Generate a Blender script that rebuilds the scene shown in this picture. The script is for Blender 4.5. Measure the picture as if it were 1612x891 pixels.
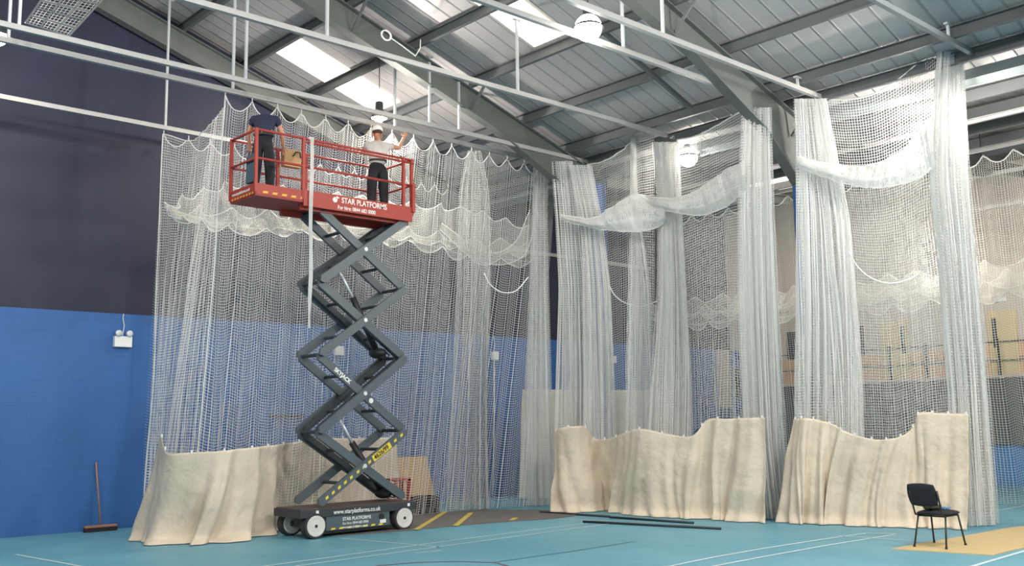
import bpy, bmesh, math, random
import numpy as np
from mathutils import Vector, Matrix, noise

random.seed(7)
S = bpy.context.scene
COL = S.collection
for o in list(bpy.data.objects):
    bpy.data.objects.remove(o)

# ------------------------------------------------------------------ camera
FPX, CX, CY = 1554.0, 806.0, 445.5
PITCH, YAW, ROLL, EYE = 0.1395, 0.8336, -0.0163, 1.8
F = np.array([math.cos(YAW)*math.cos(PITCH), math.sin(YAW)*math.cos(PITCH), math.sin(PITCH)])
R0 = np.array([math.sin(YAW), -math.cos(YAW), 0.0])
U0 = np.cross(R0, F)
RR = R0*math.cos(ROLL)+U0*math.sin(ROLL)
UU = -R0*math.sin(ROLL)+U0*math.cos(ROLL)
EYEP = np.array([0, 0, EYE])
cd = bpy.data.cameras.new('camera')
cam = bpy.data.objects.new('camera', cd)
COL.objects.link(cam)
cd.sensor_fit = 'HORIZONTAL'
cd.sensor_width = 36
cd.lens = 36*FPX/1612
cd.clip_end = 200
m = Matrix.Identity(4)
for i in range(3):
    m[i][0], m[i][1], m[i][2], m[i][3] = RR[i], UU[i], -F[i], EYEP[i]
cam.matrix_world = m
S.camera = cam

# ------------------------------------------------------------------ exposure, world
S.view_settings.view_transform = 'Standard'
S.view_settings.look = 'None'
S.view_settings.gamma = 1
S.view_settings.exposure = 0.17
S.view_settings.use_curve_mapping = False
S.cycles.transparent_max_bounces = 96
S.cycles.max_bounces = 6
S.cycles.sample_clamp_indirect = 6
w = bpy.data.worlds.new('world')
S.world = w
w.use_nodes = True
bg = w.node_tree.nodes['Background']
bg.inputs[0].default_value = (1.0, 0.985, 0.96, 1)
bg.inputs[1].default_value = 0.86

# the hall's unseen lamps over and behind the camera; bare point lights in the annex
def hall_light(x, y, z, power, size=0.4, col=(1, 0.96, 0.9)):
    l = bpy.data.lights.new('hall_light', 'POINT')
    l.energy = power
    l.shadow_soft_size = size
    l.color = col
    o = bpy.data.objects.new('hall_light', l)
    COL.objects.link(o)
    o.location = (x, y, z)
    return o
for x, y, z, p in ((1.5, 3, 9.5, 1500), (1.5, 10, 9.5, 650), (7.5, -1.5, 8.2, 1500), (12.5, 2.5, 7.0, 1100), (-4, 6, 9.5, 550), (21, 9, 5.2, 190), (21.5, 13.5, 5.2, 90), (20.5, 3, 5.2, 240)):
    hall_light(x, y, z, p)

# ------------------------------------------------------------------ pixel rays -> places of known depth
def ray(px, py):
    return F+RR*(px-CX)/FPX-UU*(py-CY)/FPX
def on_z(px, py, z=0.0):
    d = ray(px, py); return Vector(EYEP+d*(z-EYE)/d[2])
def on_y(px, py, y):
    d = ray(px, py); return Vector(EYEP+d*y/d[1])
def on_x(px, py, x):
    d = ray(px, py); return Vector(EYEP+d*x/d[0])
def at(px, py, depth):
    return Vector(EYEP+ray(px, py)*depth)
def depth(p):
    return float((np.array(p)-EYEP)@F)

# ------------------------------------------------------------------ materials
def nt(name):
    mt = bpy.data.materials.new(name)
    mt.use_nodes = True
    return mt, mt.node_tree.nodes, mt.node_tree.links, mt.node_tree.nodes['Principled BSDF']
def c4(c): return (c[0], c[1], c[2], 1)
def srgb(r, g, b):
    f = lambda v: (v/255/12.92) if v/255 <= .04045 else ((v/255+.055)/1.055)**2.4
    return (f(r), f(g), f(b))
def mat(name, col, rough=.6, metal=0, vary=.12, scale=3, bump=0, bscale=40, detail=3, spec=.5):
    mt, N, L, b = nt(name)
    b.inputs['Roughness'].default_value = rough
    b.inputs['Metallic'].default_value = metal
    b.inputs['Specular IOR Level'].default_value = spec
    tc = N.new('ShaderNodeTexCoord')
    no = N.new('ShaderNodeTexNoise'); no.inputs['Scale'].default_value = scale; no.inputs['Detail'].default_value = detail
    L.new(tc.outputs['Object'], no.inputs['Vector'])
    mx = N.new('ShaderNodeMixRGB')
    mx.inputs[1].default_value = c4([v*(1-vary) for v in col]); mx.inputs[2].default_value = c4([min(1, v*(1+vary)) for v in col])
    L.new(no.outputs['Fac'], mx.inputs[0]); L.new(mx.outputs[0], b.inputs['Base Color'])
    if bump:
        n2 = N.new('ShaderNodeTexNoise'); n2.inputs['Scale'].default_value = bscale; n2.inputs['Detail'].default_value = 4
        L.new(tc.outputs['Object'], n2.inputs['Vector'])
        bp = N.new('ShaderNodeBump'); bp.inputs['Strength'].default_value = bump; bp.inputs['Distance'].default_value = .02
        L.new(n2.outputs['Fac'], bp.inputs['Height']); L.new(bp.outputs[0], b.inputs['Normal'])
    return mt
def emit(name, col, st):
    mt, N, L, b = nt(name)
    b.inputs['Base Color'].default_value = c4(col)
    b.inputs['Emission Color'].default_value = c4(col)
    b.inputs['Emission Strength'].default_value = st
    return mt

def net_mat(name, col=(.88, .88, .86), cell=.05, wv=.0072, wh=.0064, streak=0, swap=False):
    """knotted square mesh netting: strands where fract(u/cell) or fract(v/cell) is small, holes elsewhere"""
    mt, N, L, b = nt(name)
    N.remove(b)
    uv = N.new('ShaderNodeUVMap'); uv.uv_map = 'uv'
    sp = N.new('ShaderNodeSeparateXYZ'); L.new(uv.outputs[0], sp.inputs[0])
    def band(sock, wd):
        a = N.new('ShaderNodeMath'); a.operation = 'PINGPONG'; a.inputs[1].default_value = cell/2
        L.new(sock, a.inputs[0])
        c = N.new('ShaderNodeMath'); c.operation = 'LESS_THAN'; c.inputs[1].default_value = wd/2
        L.new(a.outputs[0], c.inputs[0]); return c
    bu = band(sp.outputs[0], wv); bv = band(sp.outputs[1], wh)
    if streak:      # gathered netting: cords crowd together in some folds and open in others
        mp = N.new('ShaderNodeMapping'); mp.inputs['Scale'].default_value = (.2, 6, 1) if swap else (6, .2, 1)
        no = N.new('ShaderNodeTexNoise'); no.inputs['Scale'].default_value = 1; no.inputs['Detail'].default_value = 3
        L.new(uv.outputs[0], mp.inputs[0]); L.new(mp.outputs[0], no.inputs['Vector'])
        mr = N.new('ShaderNodeMapRange'); mr.inputs[1].default_value = .3; mr.inputs[2].default_value = .7
        wd = wh if swap else wv
        mr.inputs[3].default_value = wd/2*(1-streak); mr.inputs[4].default_value = wd/2*(1+streak)
        L.new(no.outputs['Fac'], mr.inputs[0]); L.new(mr.outputs[0], (bv if swap else bu).inputs[1])
    mx = N.new('ShaderNodeMath'); mx.operation = 'MAXIMUM'
    L.new(bu.outputs[0], mx.inputs[0]); L.new(bv.outputs[0], mx.inputs[1])
    d = N.new('ShaderNodeBsdfDiffuse'); d.inputs[0].default_value = c4(col)
    t2 = N.new('ShaderNodeBsdfTranslucent'); t2.inputs[0].default_value = c4(col)
    m1 = N.new('ShaderNodeMixShader'); m1.inputs[0].default_value = .35
    L.new(d.outputs[0], m1.inputs[1]); L.new(t2.outputs[0], m1.inputs[2])
    tr = N.new('ShaderNodeBsdfTransparent')
    m2 = N.new('ShaderNodeMixShader')
    L.new(mx.outputs[0], m2.inputs[0]); L.new(tr.outputs[0], m2.inputs[1]); L.new(m1.outputs[0], m2.inputs[2])
    L.new(m2.outputs[0], N['Material Output'].inputs[0])
    return mt

M = {}
M['net'] = net_mat('white_netting')
M['net_span'] = net_mat('white_square_netting', wv=.0095, wh=.0085)
M['net_warm'] = net_mat('cream_netting', (.84, .81, .73), wv=.0075, wh=.0065)
M['net_fold'] = net_mat('cream_folded_netting', (.84, .81, .73), wv=.008, wh=.013)
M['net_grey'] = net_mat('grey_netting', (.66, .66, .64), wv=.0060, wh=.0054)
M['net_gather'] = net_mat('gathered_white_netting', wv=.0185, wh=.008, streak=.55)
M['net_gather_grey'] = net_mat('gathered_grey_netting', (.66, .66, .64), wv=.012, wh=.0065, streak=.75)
M['net_roll'] = net_mat('rolled_white_netting', wv=.0075, wh=.022, streak=.6, swap=True)
M['cord'] = mat('white_cord', (.82, .82, .79), .8)
M['rail'] = mat('galvanised_rail', (.44, .43, .42), .42, .2, .08, 6)
M['dark_rail'] = mat('dull_grey_rail', (.17, .19, .20), .5, .2, .1, 5)
M['steel'] = mat('grey_painted_steel', srgb(98, 102, 98), .6, 0, .1, 2)
M['purlin'] = mat('dull_zinc_purlin', srgb(98, 101, 103), .6, .1, .12, 2)
M['hanger'] = mat('pale_steel_rod', (.62, .64, .66), .4, .3)
M['red'] = mat('red_platform_paint', srgb(164, 58, 46), .5, 0, .1, 4)
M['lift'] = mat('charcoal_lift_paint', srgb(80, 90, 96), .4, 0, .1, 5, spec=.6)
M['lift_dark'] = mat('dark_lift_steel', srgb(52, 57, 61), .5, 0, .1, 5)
M['lift_top'] = mat('brown_chassis_deck', srgb(88, 74, 72), .7, 0, .2, 9)
M['chrome'] = mat('chromed_rod', (.85, .87, .9), .25, .4, .02)
M['tyre'] = mat('dark_rubber_tyre', (.035, .037, .04), .8, 0, .2, 8, .3, 60)
M['wheel'] = mat('cream_wheel_disc', srgb(214, 212, 205), .5, 0, .1, 9)
M['white'] = mat('white_paint', (.85, .85, .83), .5, 0, .03)
M['yellow'] = mat('yellow_marking', srgb(232, 205, 60), .5, 0, .05)
M['amber'] = mat('amber_marking', srgb(236, 178, 58), .5, 0, .05)
M['black'] = mat('black_plastic', (.018, .018, .02), .5, 0, .1)
M['blackcloth'] = mat('black_upholstery', srgb(34, 36, 42), .9, 0, .15, 30, .3, 150)
M['frame_black'] = mat('black_tube', (.02, .02, .022), .35)
M['skin'] = mat('skin', srgb(196, 140, 112), .55, 0, .06, 12)
M['navy_shirt'] = mat('navy_jersey', srgb(44, 50, 74), .9, 0, .15, 14, .4, 30)
M['white_shirt'] = mat('pale_grey_jersey', srgb(205, 200, 196), .9, 0, .06, 14, .4, 24)
M['trousers'] = mat('black_work_trousers', srgb(38, 38, 44), .9, 0, .2, 14, .5, 25)
M['cap'] = mat('white_cap_cloth', (.85, .84, .8), .9)
M['boots'] = mat('black_boots', (.02, .02, .02), .6)
M['hair'] = mat('brown_hair', srgb(70, 52, 42), .9, 0, .2, 40)
M['wood'] = mat('broom_wood', srgb(170, 120, 98), .7, 0, .15, 10)
M['bristle'] = mat('dark_bristles', srgb(52, 42, 44), .95, 0, .3, 60, .6, 120)
M['jute'] = mat('tan_matting', srgb(205, 182, 134), .95, 0, .1, 5, .4, 150)
M['card'] = mat('tan_board', srgb(196, 160, 118), .85, 0, .1, 8)
M['teal_bag'] = mat('slate_bag', srgb(66, 92, 104), .8)
M['lamp_body'] = mat('dark_lamp_housing', (.06, .06, .065), .5, .2)
M['bulb'] = emit('lit_lamp_glass', (1, .93, .80), 28)
M['skylight'] = emit('translucent_roof_sheet_in_daylight', (1, .90, .74), 2.6)
M['pole'] = mat('dark_metal_pole', (.03, .035, .04), .5, .2)
M['bluecol'] = mat('blue_column_paint', srgb(50, 92, 158), .5)

def canvas_mat(name, col, dirt=.35):
    mt, N, L, b = nt(name)
    b.inputs['Roughness'].default_value = .95
    b.inputs['Specular IOR Level'].default_value = .1
    tc = N.new('ShaderNodeTexCoord')
    n1 = N.new('ShaderNodeTexNoise'); n1.inputs['Scale'].default_value = 1.4; n1.inputs['Detail'].default_value = 5
    L.new(tc.outputs['Object'], n1.inputs['Vector'])
    rp = N.new('ShaderNodeValToRGB')
    rp.color_ramp.elements[0].position = .35; rp.color_ramp.elements[0].color = c4([v*(1-dirt*.45) for v in col])
    rp.color_ramp.elements[1].position = .65; rp.color_ramp.elements[1].color = c4(col)
    L.new(n1.outputs['Fac'], rp.inputs[0]); L.new(rp.outputs[0], b.inputs['Base Color'])
    n2 = N.new('ShaderNodeTexNoise'); n2.inputs['Scale'].default_value = 6; n2.inputs['Detail'].default_value = 6
    L.new(tc.outputs['Object'], n2.inputs['Vector'])
    bp = N.new('ShaderNodeBump'); bp.inputs['Strength'].default_value = .5; bp.inputs['Distance'].default_value = .06
    L.new(n2.outputs['Fac'], bp.inputs['Height']); L.new(bp.outputs[0], b.inputs['Normal'])
    return mt
M['canvas'] = canvas_mat('cream_canvas', srgb(226, 212, 192))
M['canvas_white'] = canvas_mat('pale_canvas', srgb(222, 218, 204))

def block_wall(name, col, bw=.44, bh=.22, bump=.12, vary=.03, vertical=False):
    mt, N, L, b = nt(name)
    b.inputs['Roughness'].default_value = .55
    tc = N.new('ShaderNodeTexCoord')
    sp = N.new('ShaderNodeSeparateXYZ'); L.new(tc.outputs['Object'], sp.inputs[0])
    ad = N.new('ShaderNodeMath'); ad.operation = 'ADD'; L.new(sp.outputs[0], ad.inputs[0]); L.new(sp.outputs[1], ad.inputs[1])
    cb = N.new('ShaderNodeCombineXYZ'); L.new(ad.outputs[0], cb.inputs[0]); L.new(sp.outputs[2], cb.inputs[1])
    br = N.new('ShaderNodeTexBrick')
    br.inputs['Scale'].default_value = 1; br.inputs['Brick Width'].default_value = bw; br.inputs['Row Height'].default_value = bh
    br.inputs['Mortar Size'].default_value = .012; br.inputs['Mortar Smooth'].default_value = .6
    br.inputs['Color1'].default_value = c4(col); br.inputs['Color2'].default_value = c4([v*(1-vary) for v in col]); br.inputs['Mortar'].default_value = c4([v*.94 for v in col])
    L.new(cb.outputs[0], br.inputs['Vector'])
    no = N.new('ShaderNodeTexNoise'); no.inputs['Scale'].default_value = .8; no.inputs['Detail'].default_value = 5
    L.new(tc.outputs['Object'], no.inputs['Vector'])
    mx = N.new('ShaderNodeMixRGB'); mx.blend_type = 'MULTIPLY'; mx.inputs[0].default_value = .35
    L.new(br.outputs['Color'], mx.inputs[1]); L.new(no.outputs['Fac'], mx.inputs[2]); L.new(mx.outputs[0], b.inputs['Base Color'])
    bp = N.new('ShaderNodeBump'); bp.inputs['Strength'].default_value = bump; bp.inputs['Distance'].default_value = .01; bp.invert = True
    L.new(br.outputs['Fac'], bp.inputs['Height']); L.new(bp.outputs[0], b.inputs['Normal'])
    return mt
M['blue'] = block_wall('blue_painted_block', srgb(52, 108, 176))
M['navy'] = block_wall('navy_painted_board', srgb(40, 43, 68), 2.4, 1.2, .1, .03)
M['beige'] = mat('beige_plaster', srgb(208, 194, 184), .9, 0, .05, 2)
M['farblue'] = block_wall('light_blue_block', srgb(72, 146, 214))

def sheet_mat(name, col, period=.333):
    """profiled metal roof sheets: ribs run down the slope"""
    mt, N, L, b = nt(name)
    b.inputs['Roughness'].default_value = .5
    b.inputs['Metallic'].default_value = .15
    tc = N.new('ShaderNodeTexCoord')
    sp = N.new('ShaderNodeSeparateXYZ'); L.new(tc.outputs['Object'], sp.inputs[0])
    pp = N.new('ShaderNodeMath'); pp.operation = 'PINGPONG'; pp.inputs[1].default_value = period/2; L.new(sp.outputs[1], pp.inputs[0])
    lt = N.new('ShaderNodeMapRange'); lt.inputs[1].default_value = 0; lt.inputs[2].default_value = .03; lt.inputs[3].default_value = 1; lt.inputs[4].default_value = 0
    L.new(pp.outputs[0], lt.inputs[0])
    no = N.new('ShaderNodeTexNoise'); no.inputs['Scale'].default_value = .9; no.inputs['Detail'].default_value = 4
    mp = N.new('ShaderNodeMapping'); mp.inputs['Scale'].default_value = (.4, 3, 1); L.new(tc.outputs['Object'], mp.inputs[0]); L.new(mp.outputs[0], no.inputs['Vector'])
    mx = N.new('ShaderNodeMixRGB'); mx.inputs[1].default_value = c4([v*.82 for v in col]); mx.inputs[2].default_value = c4(col); L.new(no.outputs['Fac'], mx.inputs[0])
    m2 = N.new('ShaderNodeMixRGB'); m2.inputs[2].default_value = c4([v*.55 for v in col]); L.new(mx.outputs[0], m2.inputs[1])
    ml = N.new('ShaderNodeMath'); ml.operation = 'MULTIPLY'; ml.inputs[1].default_value = .55; L.new(lt.outputs[0], ml.inputs[0]); L.new(ml.outputs[0], m2.inputs[0])
    L.new(m2.outputs[0], b.inputs['Base Color'])
    bp = N.new('ShaderNodeBump'); bp.inputs['Strength'].default_value = .6; bp.inputs['Distance'].default_value = .03
    L.new(lt.outputs[0], bp.inputs['Height']); L.new(bp.outputs[0], b.inputs['Normal'])
    return mt
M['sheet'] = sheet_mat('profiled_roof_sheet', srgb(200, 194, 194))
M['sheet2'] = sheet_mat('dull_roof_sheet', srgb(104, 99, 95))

def floor_mat():
    mt, N, L, b = nt('teal_sports_floor')
    tc = N.new('ShaderNodeTexCoord')
    no = N.new('ShaderNodeTexNoise'); no.inputs['Scale'].default_value = .45; no.inputs['Detail'].default_value = 6
    L.new(tc.outputs['Object'], no.inputs['Vector'])
    rp = N.new('ShaderNodeValToRGB')
    rp.color_ramp.elements[0].position = .3; rp.color_ramp.elements[0].color = c4(srgb(92, 150, 168))
    rp.color_ramp.elements[1].position = .7; rp.color_ramp.elements[1].color = c4(srgb(110, 166, 182))
    L.new(no.outputs['Fac'], rp.inputs[0]); L.new(rp.outputs[0], b.inputs['Base Color'])
    n2 = N.new('ShaderNodeTexNoise'); n2.inputs['Scale'].default_value = 3; n2.inputs['Detail'].default_value = 5
    L.new(tc.outputs['Object'], n2.inputs['Vector'])
    mr = N.new('ShaderNodeMapRange'); mr.inputs[3].default_value = .38; mr.inputs[4].default_value = .6
    L.new(n2.outputs['Fac'], mr.inputs[0]); L.new(mr.outputs[0], b.inputs['Roughness'])
    b.inputs['Specular IOR Level'].default_value = .35
    return mt
M['floor'] = floor_mat()
M['line'] = mat('white_court_line', srgb(205, 222, 228), .5, 0, .05)
M['line_red'] = mat('maroon_court_line', srgb(110, 84, 108), .5, 0, .05)
M['line_dark'] = mat('faded_dark_line', srgb(70, 120, 140), .5, 0, .05)
M['groundmat'] = mat('brown_grey_floor_cover', srgb(104, 100, 97), .9, 0, .22, 3, .3, 30)
M['ochre'] = mat('ochre_line', srgb(196, 176, 82), .8, 0, .1)
M['greycurtain'] = mat('dark_grey_netting_curtain', srgb(92, 96, 99), .95, 0, .15, 8, .5, 20)
M['timber'] = mat('orange_timber', srgb(222, 178, 140), .7, 0, .12, 5)
M['door_ply'] = mat('pale_ply_door', srgb(216, 196, 146), .6, 0, .06, 5)
M['darkglass'] = mat('dark_window_glass', srgb(66, 70, 80), .2, 0, .1)

# ------------------------------------------------------------------ mesh helpers
ORG = {}
def org(o): return ORG.get(o.name, Vector((0, 0, 0)))
def tag(o, label, cat, group=None, kind=None):
    if label: o['label'] = label
    if cat: o['category'] = cat
    if group: o['group'] = group
    if kind: o['kind'] = kind
    return o
def thing(name, loc, label, cat, group=None):
    o = bpy.data.objects.new(name, None)
    o.empty_display_size = .2
    COL.objects.link(o)
    o.location = loc
    ORG[o.name] = Vector(loc)
    return tag(o, label, cat, group)
def obj(name, bm, material, parent=None, smooth=False):
    """bm (or mesh) holds world coordinates"""
    if isinstance(bm, bmesh.types.BMesh):
        me = bpy.data.meshes.new(name)
        bm.to_mesh(me); bm.free()
    else:
        me = bm
    o = bpy.data.objects.new(name, me)
    COL.objects.link(o)
    if len(me.materials) == 0:
        for mm in (material if isinstance(material, (list, tuple)) else [material]):
            me.materials.append(mm)
    if parent is not None:
        o.parent = parent
        base = org(parent)
        me.transform(Matrix.Translation(-base))
        ORG[o.name] = base
    if smooth:
        me.polygons.foreach_set('use_smooth', [True]*len(me.polygons))
    return o
def struct(name, bm, material, smooth=False):
    o = obj(name, bm, material, None, smooth); o['kind'] = 'structure'; return o
def B(): return bmesh.new()
def box(bm, lo, hi, bev=0):
    lo = Vector(lo); hi = Vector(hi)
    r = bmesh.ops.create_cube(bm, size=1)
    c = (lo+hi)/2; s = hi-lo
    for v in r['verts']:
        v.co = Vector((c.x+v.co.x*s.x, c.y+v.co.y*s.y, c.z+v.co.z*s.z))
    if bev:
        es = list({e for v in r['verts'] for e in v.link_edges})
        bmesh.ops.bevel(bm, geom=es, offset=bev, segments=2, affect='EDGES', profile=.7)
def frame_from(a, b, up=(0, 0, 1)):
    z = (Vector(b)-Vector(a)).normalized()
    u = Vector(up)
    if abs(z.dot(u)) > .98: u = Vector((0, 1, 0))
    x = u.cross(z).normalized(); y = z.cross(x)
    return x, y, z
def bar(bm, a, b, w, h, up=(0, 0, 1), prof=None):
    """bar of width w (across) and height h (towards up) from a to b; prof: closed list of (across, up)"""
    a = Vector(a); b = Vector(b)
    x, y, z = frame_from(a, b, up)
    pf = prof or [(-w/2, -h/2), (w/2, -h/2), (w/2, h/2), (-w/2, h/2)]
    va = [bm.verts.new(a+x*p[0]+y*p[1]) for p in pf]
    vb = [bm.verts.new(b+x*p[0]+y*p[1]) for p in pf]
    n = len(pf)
    for i in range(n):
        bm.faces.new((va[i], va[(i+1) % n], vb[(i+1) % n], vb[i]))
    bm.faces.new(va[::-1]); bm.faces.new(vb)
def ibeam(w, h, t=.02):
    return [(-w/2, -h/2), (w/2, -h/2), (w/2, -h/2+t), (t/2, -h/2+t), (t/2, h/2-t), (w/2, h/2-t), (w/2, h/2), (-w/2, h/2), (-w/2, h/2-t), (-t/2, h/2-t), (-t/2, -h/2+t), (-w/2, -h/2+t)]
def cchan(w, h, t=.012):
    return [(-w/2, -h/2), (w/2, -h/2), (w/2, -h/2+t), (-w/2+t, -h/2+t), (-w/2+t, h/2-t), (w/2, h/2-t), (w/2, h/2), (-w/2, h/2)]
def tube(bm, pts, r, n=8, closed=False):
    pts = [Vector(p) for p in pts]
    rs = r if isinstance(r, (list, tuple)) else [r]*len(pts)
    rings = []
    ref = None
    for i, p in enumerate(pts):
        if i == 0: t = pts[1]-p
        elif i == len(pts)-1: t = p-pts[i-1]
        else: t = (pts[i+1]-p).normalized()+(p-pts[i-1]).normalized()
        t = t.normalized() if t.length > 1e-9 else Vector((0, 0, 1))
        if ref is None:
            ref = Vector((0, 0, 1)) if abs(t.z) < .9 else Vector((1, 0, 0))
        x = (ref-t*ref.dot(t))
        if x.length < 1e-6: x = t.orthogonal()
        x.normalize(); y = t.cross(x); ref = x
        rings.append([bm.verts.new(p+(x*math.cos(a)+y*math.sin(a))*rs[i]) for a in [2*math.pi*k/n for k in range(n)]])
    for a, b in zip(rings, rings[1:]):
        for k in range(n):
            bm.faces.new((a[k], a[(k+1) % n], b[(k+1) % n], b[k]))
    bm.faces.new(rings[0][::-1]); bm.faces.new(rings[-1])
def lathe(bm, c, prof, axis='z', n=24):
    """prof: list of (radius, along)"""
    c = Vector(c); rings = []
    for r, h in prof:
        ring = []
        for k in range(n):
            a = 2*math.pi*k/n; u, v = r*math.cos(a), r*math.sin(a)
            d = {'z': (u, v, h), 'y': (u, h, v), 'x': (h, u, v)}[axis]
            ring.append(bm.verts.new(c+Vector(d)))
        rings.append(ring)
    for a, b in zip(rings, rings[1:]):
        for k in range(n):
            bm.faces.new((a[k], a[(k+1) % n], b[(k+1) % n], b[k]))
    bm.faces.new(rings[0][::-1]); bm.faces.new(rings[-1])
    bmesh.ops.recalc_face_normals(bm, faces=bm.faces)
def poly(bm, pts, th=0, d=(0, 0, -1)):
    vs = [bm.verts.new(Vector(p)) for p in pts]
    f = bm.faces.new(vs)
    if th:
        r = bmesh.ops.extrude_face_region(bm, geom=[f])
        for v in r['geom']:
            if isinstance(v, bmesh.types.BMVert): v.co += Vector(d)*th
    bmesh.ops.recalc_face_normals(bm, faces=bm.faces)
def text(s, o, xd, yd, size, material, parent, align='LEFT', sx=1.0, bold=0.0, name='lettering', depthv=.002):
    cu = bpy.data.curves.new('t', 'FONT'); cu.body = s; cu.size = size; cu.align_x = align; cu.offset = bold; cu.extrude = depthv
    t = bpy.data.objects.new('t', cu); COL.objects.link(t)
    dg = bpy.context.evaluated_depsgraph_get(); dg.update()
    me = bpy.data.meshes.new_from_object(t.evaluated_get(dg))
    bpy.data.objects.remove(t); bpy.data.curves.remove(cu)
    xd = Vector(xd).normalized(); yd = Vector(yd).normalized(); zd = xd.cross(yd)
    mm = Matrix.Identity(4)
    for i in range(3):
        mm[i][0], mm[i][1], mm[i][2], mm[i][3] = xd[i]*sx, yd[i], zd[i], o[i]
    me.transform(mm)
    me.materials.clear()
    return obj(name, me, material, parent)

# ------------------------------------------------------------------ folded sheets (nets and canvas)
def resample(pl, n):
    P = [np.array(p, float) for p in pl]
    d = [0]
    for a, b in zip(P, P[1:]): d.append(d[-1]+np.linalg.norm(b-a)+1e-9)
    d = np.array(d)/d[-1]
    s = np.linspace(0, 1, n)
    Pm = np.array(P)
    # smooth (Catmull-Rom) through the points
    out = np.zeros((n, Pm.shape[1]))
    for i, si in enumerate(s):
        k = min(max(int(np.searchsorted(d, si, side='right')-1), 0), len(P)-2)
        t = (si-d[k])/(d[k+1]-d[k])
        p1, p2 = Pm[k], Pm[k+1]
        p0 = Pm[k-1] if k > 0 else 2*p1-p2
        p3 = Pm[k+2] if k+2 < len(P) else 2*p2-p1
        # limit tangents to avoid overshoot on uneven spacing
        m1 = (p2-p0)/2; m2 = (p3-p1)/2
        L = np.linalg.norm(p2-p1)
        for mv in (m1, m2):
            q = np.linalg.norm(mv)
            if q > 1.5*L > 0: mv *= 1.5*L/q
        t2, t3 = t*t, t*t*t
        out[i] = (2*t3-3*t2+1)*p1+(t3-2*t2+t)*m1+(-2*t3+3*t2)*p2+(t3-t2)*m2
    return out
def fbm(x, y, z=0.0):
    return noise.noise(Vector((x, y, z)))
def sheet(name, lines, material, parent=None, nu=120, nv=40, gather=1.0, gather_v=1.0, fold=.05, lat=.0, nf=14, seed=0, grow=(1, 1), scallop=None, hem=None, ease=None, smooth=True, swap=False, tight=0.0, calm=0.0):
    """a cloth surface through horizontal guide lines (each a list of 3D points, top to bottom).
    fold: depth of the vertical folds, lat: how far they overlap sideways, nf: how many folds.
    scallop=(count, depth, keep): the top edge droops between hooks and the rows below follow it.
    gather: netting width per metre of line; uv is in metres of netting."""
    G = np.array([resample(l, nu) for l in lines])           # k, nu, 3
    k = len(lines)
    lens = [np.linalg.norm(G[i+1]-G[i], axis=1).mean() for i in range(k-1)]
    cum = np.concatenate([[0], np.cumsum(lens)]); tot = cum[-1]
    V = np.linspace(0, 1, nv)
    pts = np.zeros((nv, nu, 3))
    for c in range(3):
        for i in range(nu):
            pts[:, i, c] = np.interp(V*tot, cum, G[:, i, c])
    if k > 2:    # soften the joints between guide lines
        for _ in range(max(1, nv//14)):
            pts[1:-1] = (pts[:-2]+2*pts[1:-1]+pts[2:])/4
    sarr = np.linspace(0, 1, nu)
    width = np.linalg.norm(np.diff(G[0], axis=0), axis=1).sum()
    width = max(width, np.linalg.norm(np.diff(G[-1], axis=0), axis=1).sum()*.6)
    top = pts.copy()
    for j in range(nv):
        t = V[j]
        tang = np.gradient(top[j], axis=0)
        tang[:, 2] = 0
        ln = np.linalg.norm(tang, axis=1); ln[ln < 1e-9] = 1
        tang = tang/ln[:, None]
        nrm = np.stack([-tang[:, 1], tang[:, 0], np.zeros(nu)], axis=1)
        amp = grow[0]+(grow[1]-grow[0])*t
        for i in range(nu):
            s = sarr[i]
            ph = nf*s*2*math.pi+2.2*fbm(s*nf*.35, t*.7, seed+.5)*math.pi
            a = fbm(s*nf*.5+3.1, t*.9, seed+9.3)
            f = math.sin(ph)*(.65+.9*a)+.35*math.sin(2.3*ph+seed)
            if calm:
                g_ = min(1, max(0, .5+1.6*fbm(s*nf*.28+7, t*.5, seed+4)))
                f = f*(1-calm+calm*g_)+1.3*calm*fbm(s*nf*.4+11, t*1.6, seed+6)+.25*fbm(s*nf*1.4, t*5, seed+2)
            pts[j, i] += nrm[i]*fold*amp*f
            if lat:
                pts[j, i] += tang[i]*lat*amp*math.sin(ph*.5+1.3*seed+2*a)
    if scallop:
        cnt, dep, keep = scallop
        for i in range(nu):
            q = (sarr[i]*cnt) % 1.0
            dz = dep*(1-(2*q-1)**2)
            for j in range(nv):
                kp = keep+(1-keep)*math.exp(-V[j]*6)
                if V[j] > .97: kp *= (1-V[j])/.03
                pts[j, i, 2] -= dz*kp
    me = bpy.data.meshes.new(name)
    vv = pts.reshape(-1, 3)
    idx = np.arange(nv*nu).reshape(nv, nu)
    fa = np.stack([idx[:-1, :-1], idx[:-1, 1:], idx[1:, 1:], idx[1:, :-1]], axis=-1).reshape(-1, 4)
    me.from_pydata(vv.tolist(), [], fa.tolist())
    uvl = me.uv_layers.new(name='uv')
    UU_ = sarr*width*gather; VV_ = V*tot*gather_v
    if tight: UU_ = UU_+tight*np.sin(sarr*nf*6.283+seed)
    li = fa.reshape(-1)
    uu = UU_[li % nu]; vvv = VV_[li//nu]
    if swap: uu, vvv = vvv, uu
    uvl.data.foreach_set('uv', np.stack([uu, vvv], axis=1).reshape(-1))
    o = obj(name, me, material, parent, smooth)
    return o, pts
def cord(pts, r, parent, material=None, name='edge_cord'):
    bm = B(); tube(bm, [Vector(p) for p in pts], r, 5)
    return obj(name, bm, material or M['cord'], parent, True)

# ================================================================== THE SETTING
RZ = 7.42                    # height of the net rails
GY = 18.38                   # face of the blue block wall
ny = GY+.38                  # navy boards above it stand a little further back
p0 = on_y(264, 91.6, 18.93)
SL = .32
def under(x): return p0.z-SL*(x-p0.x)           # underside of the rafters
XE = 15.75                   # column line
FX = 26.4                    # far wall

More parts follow.
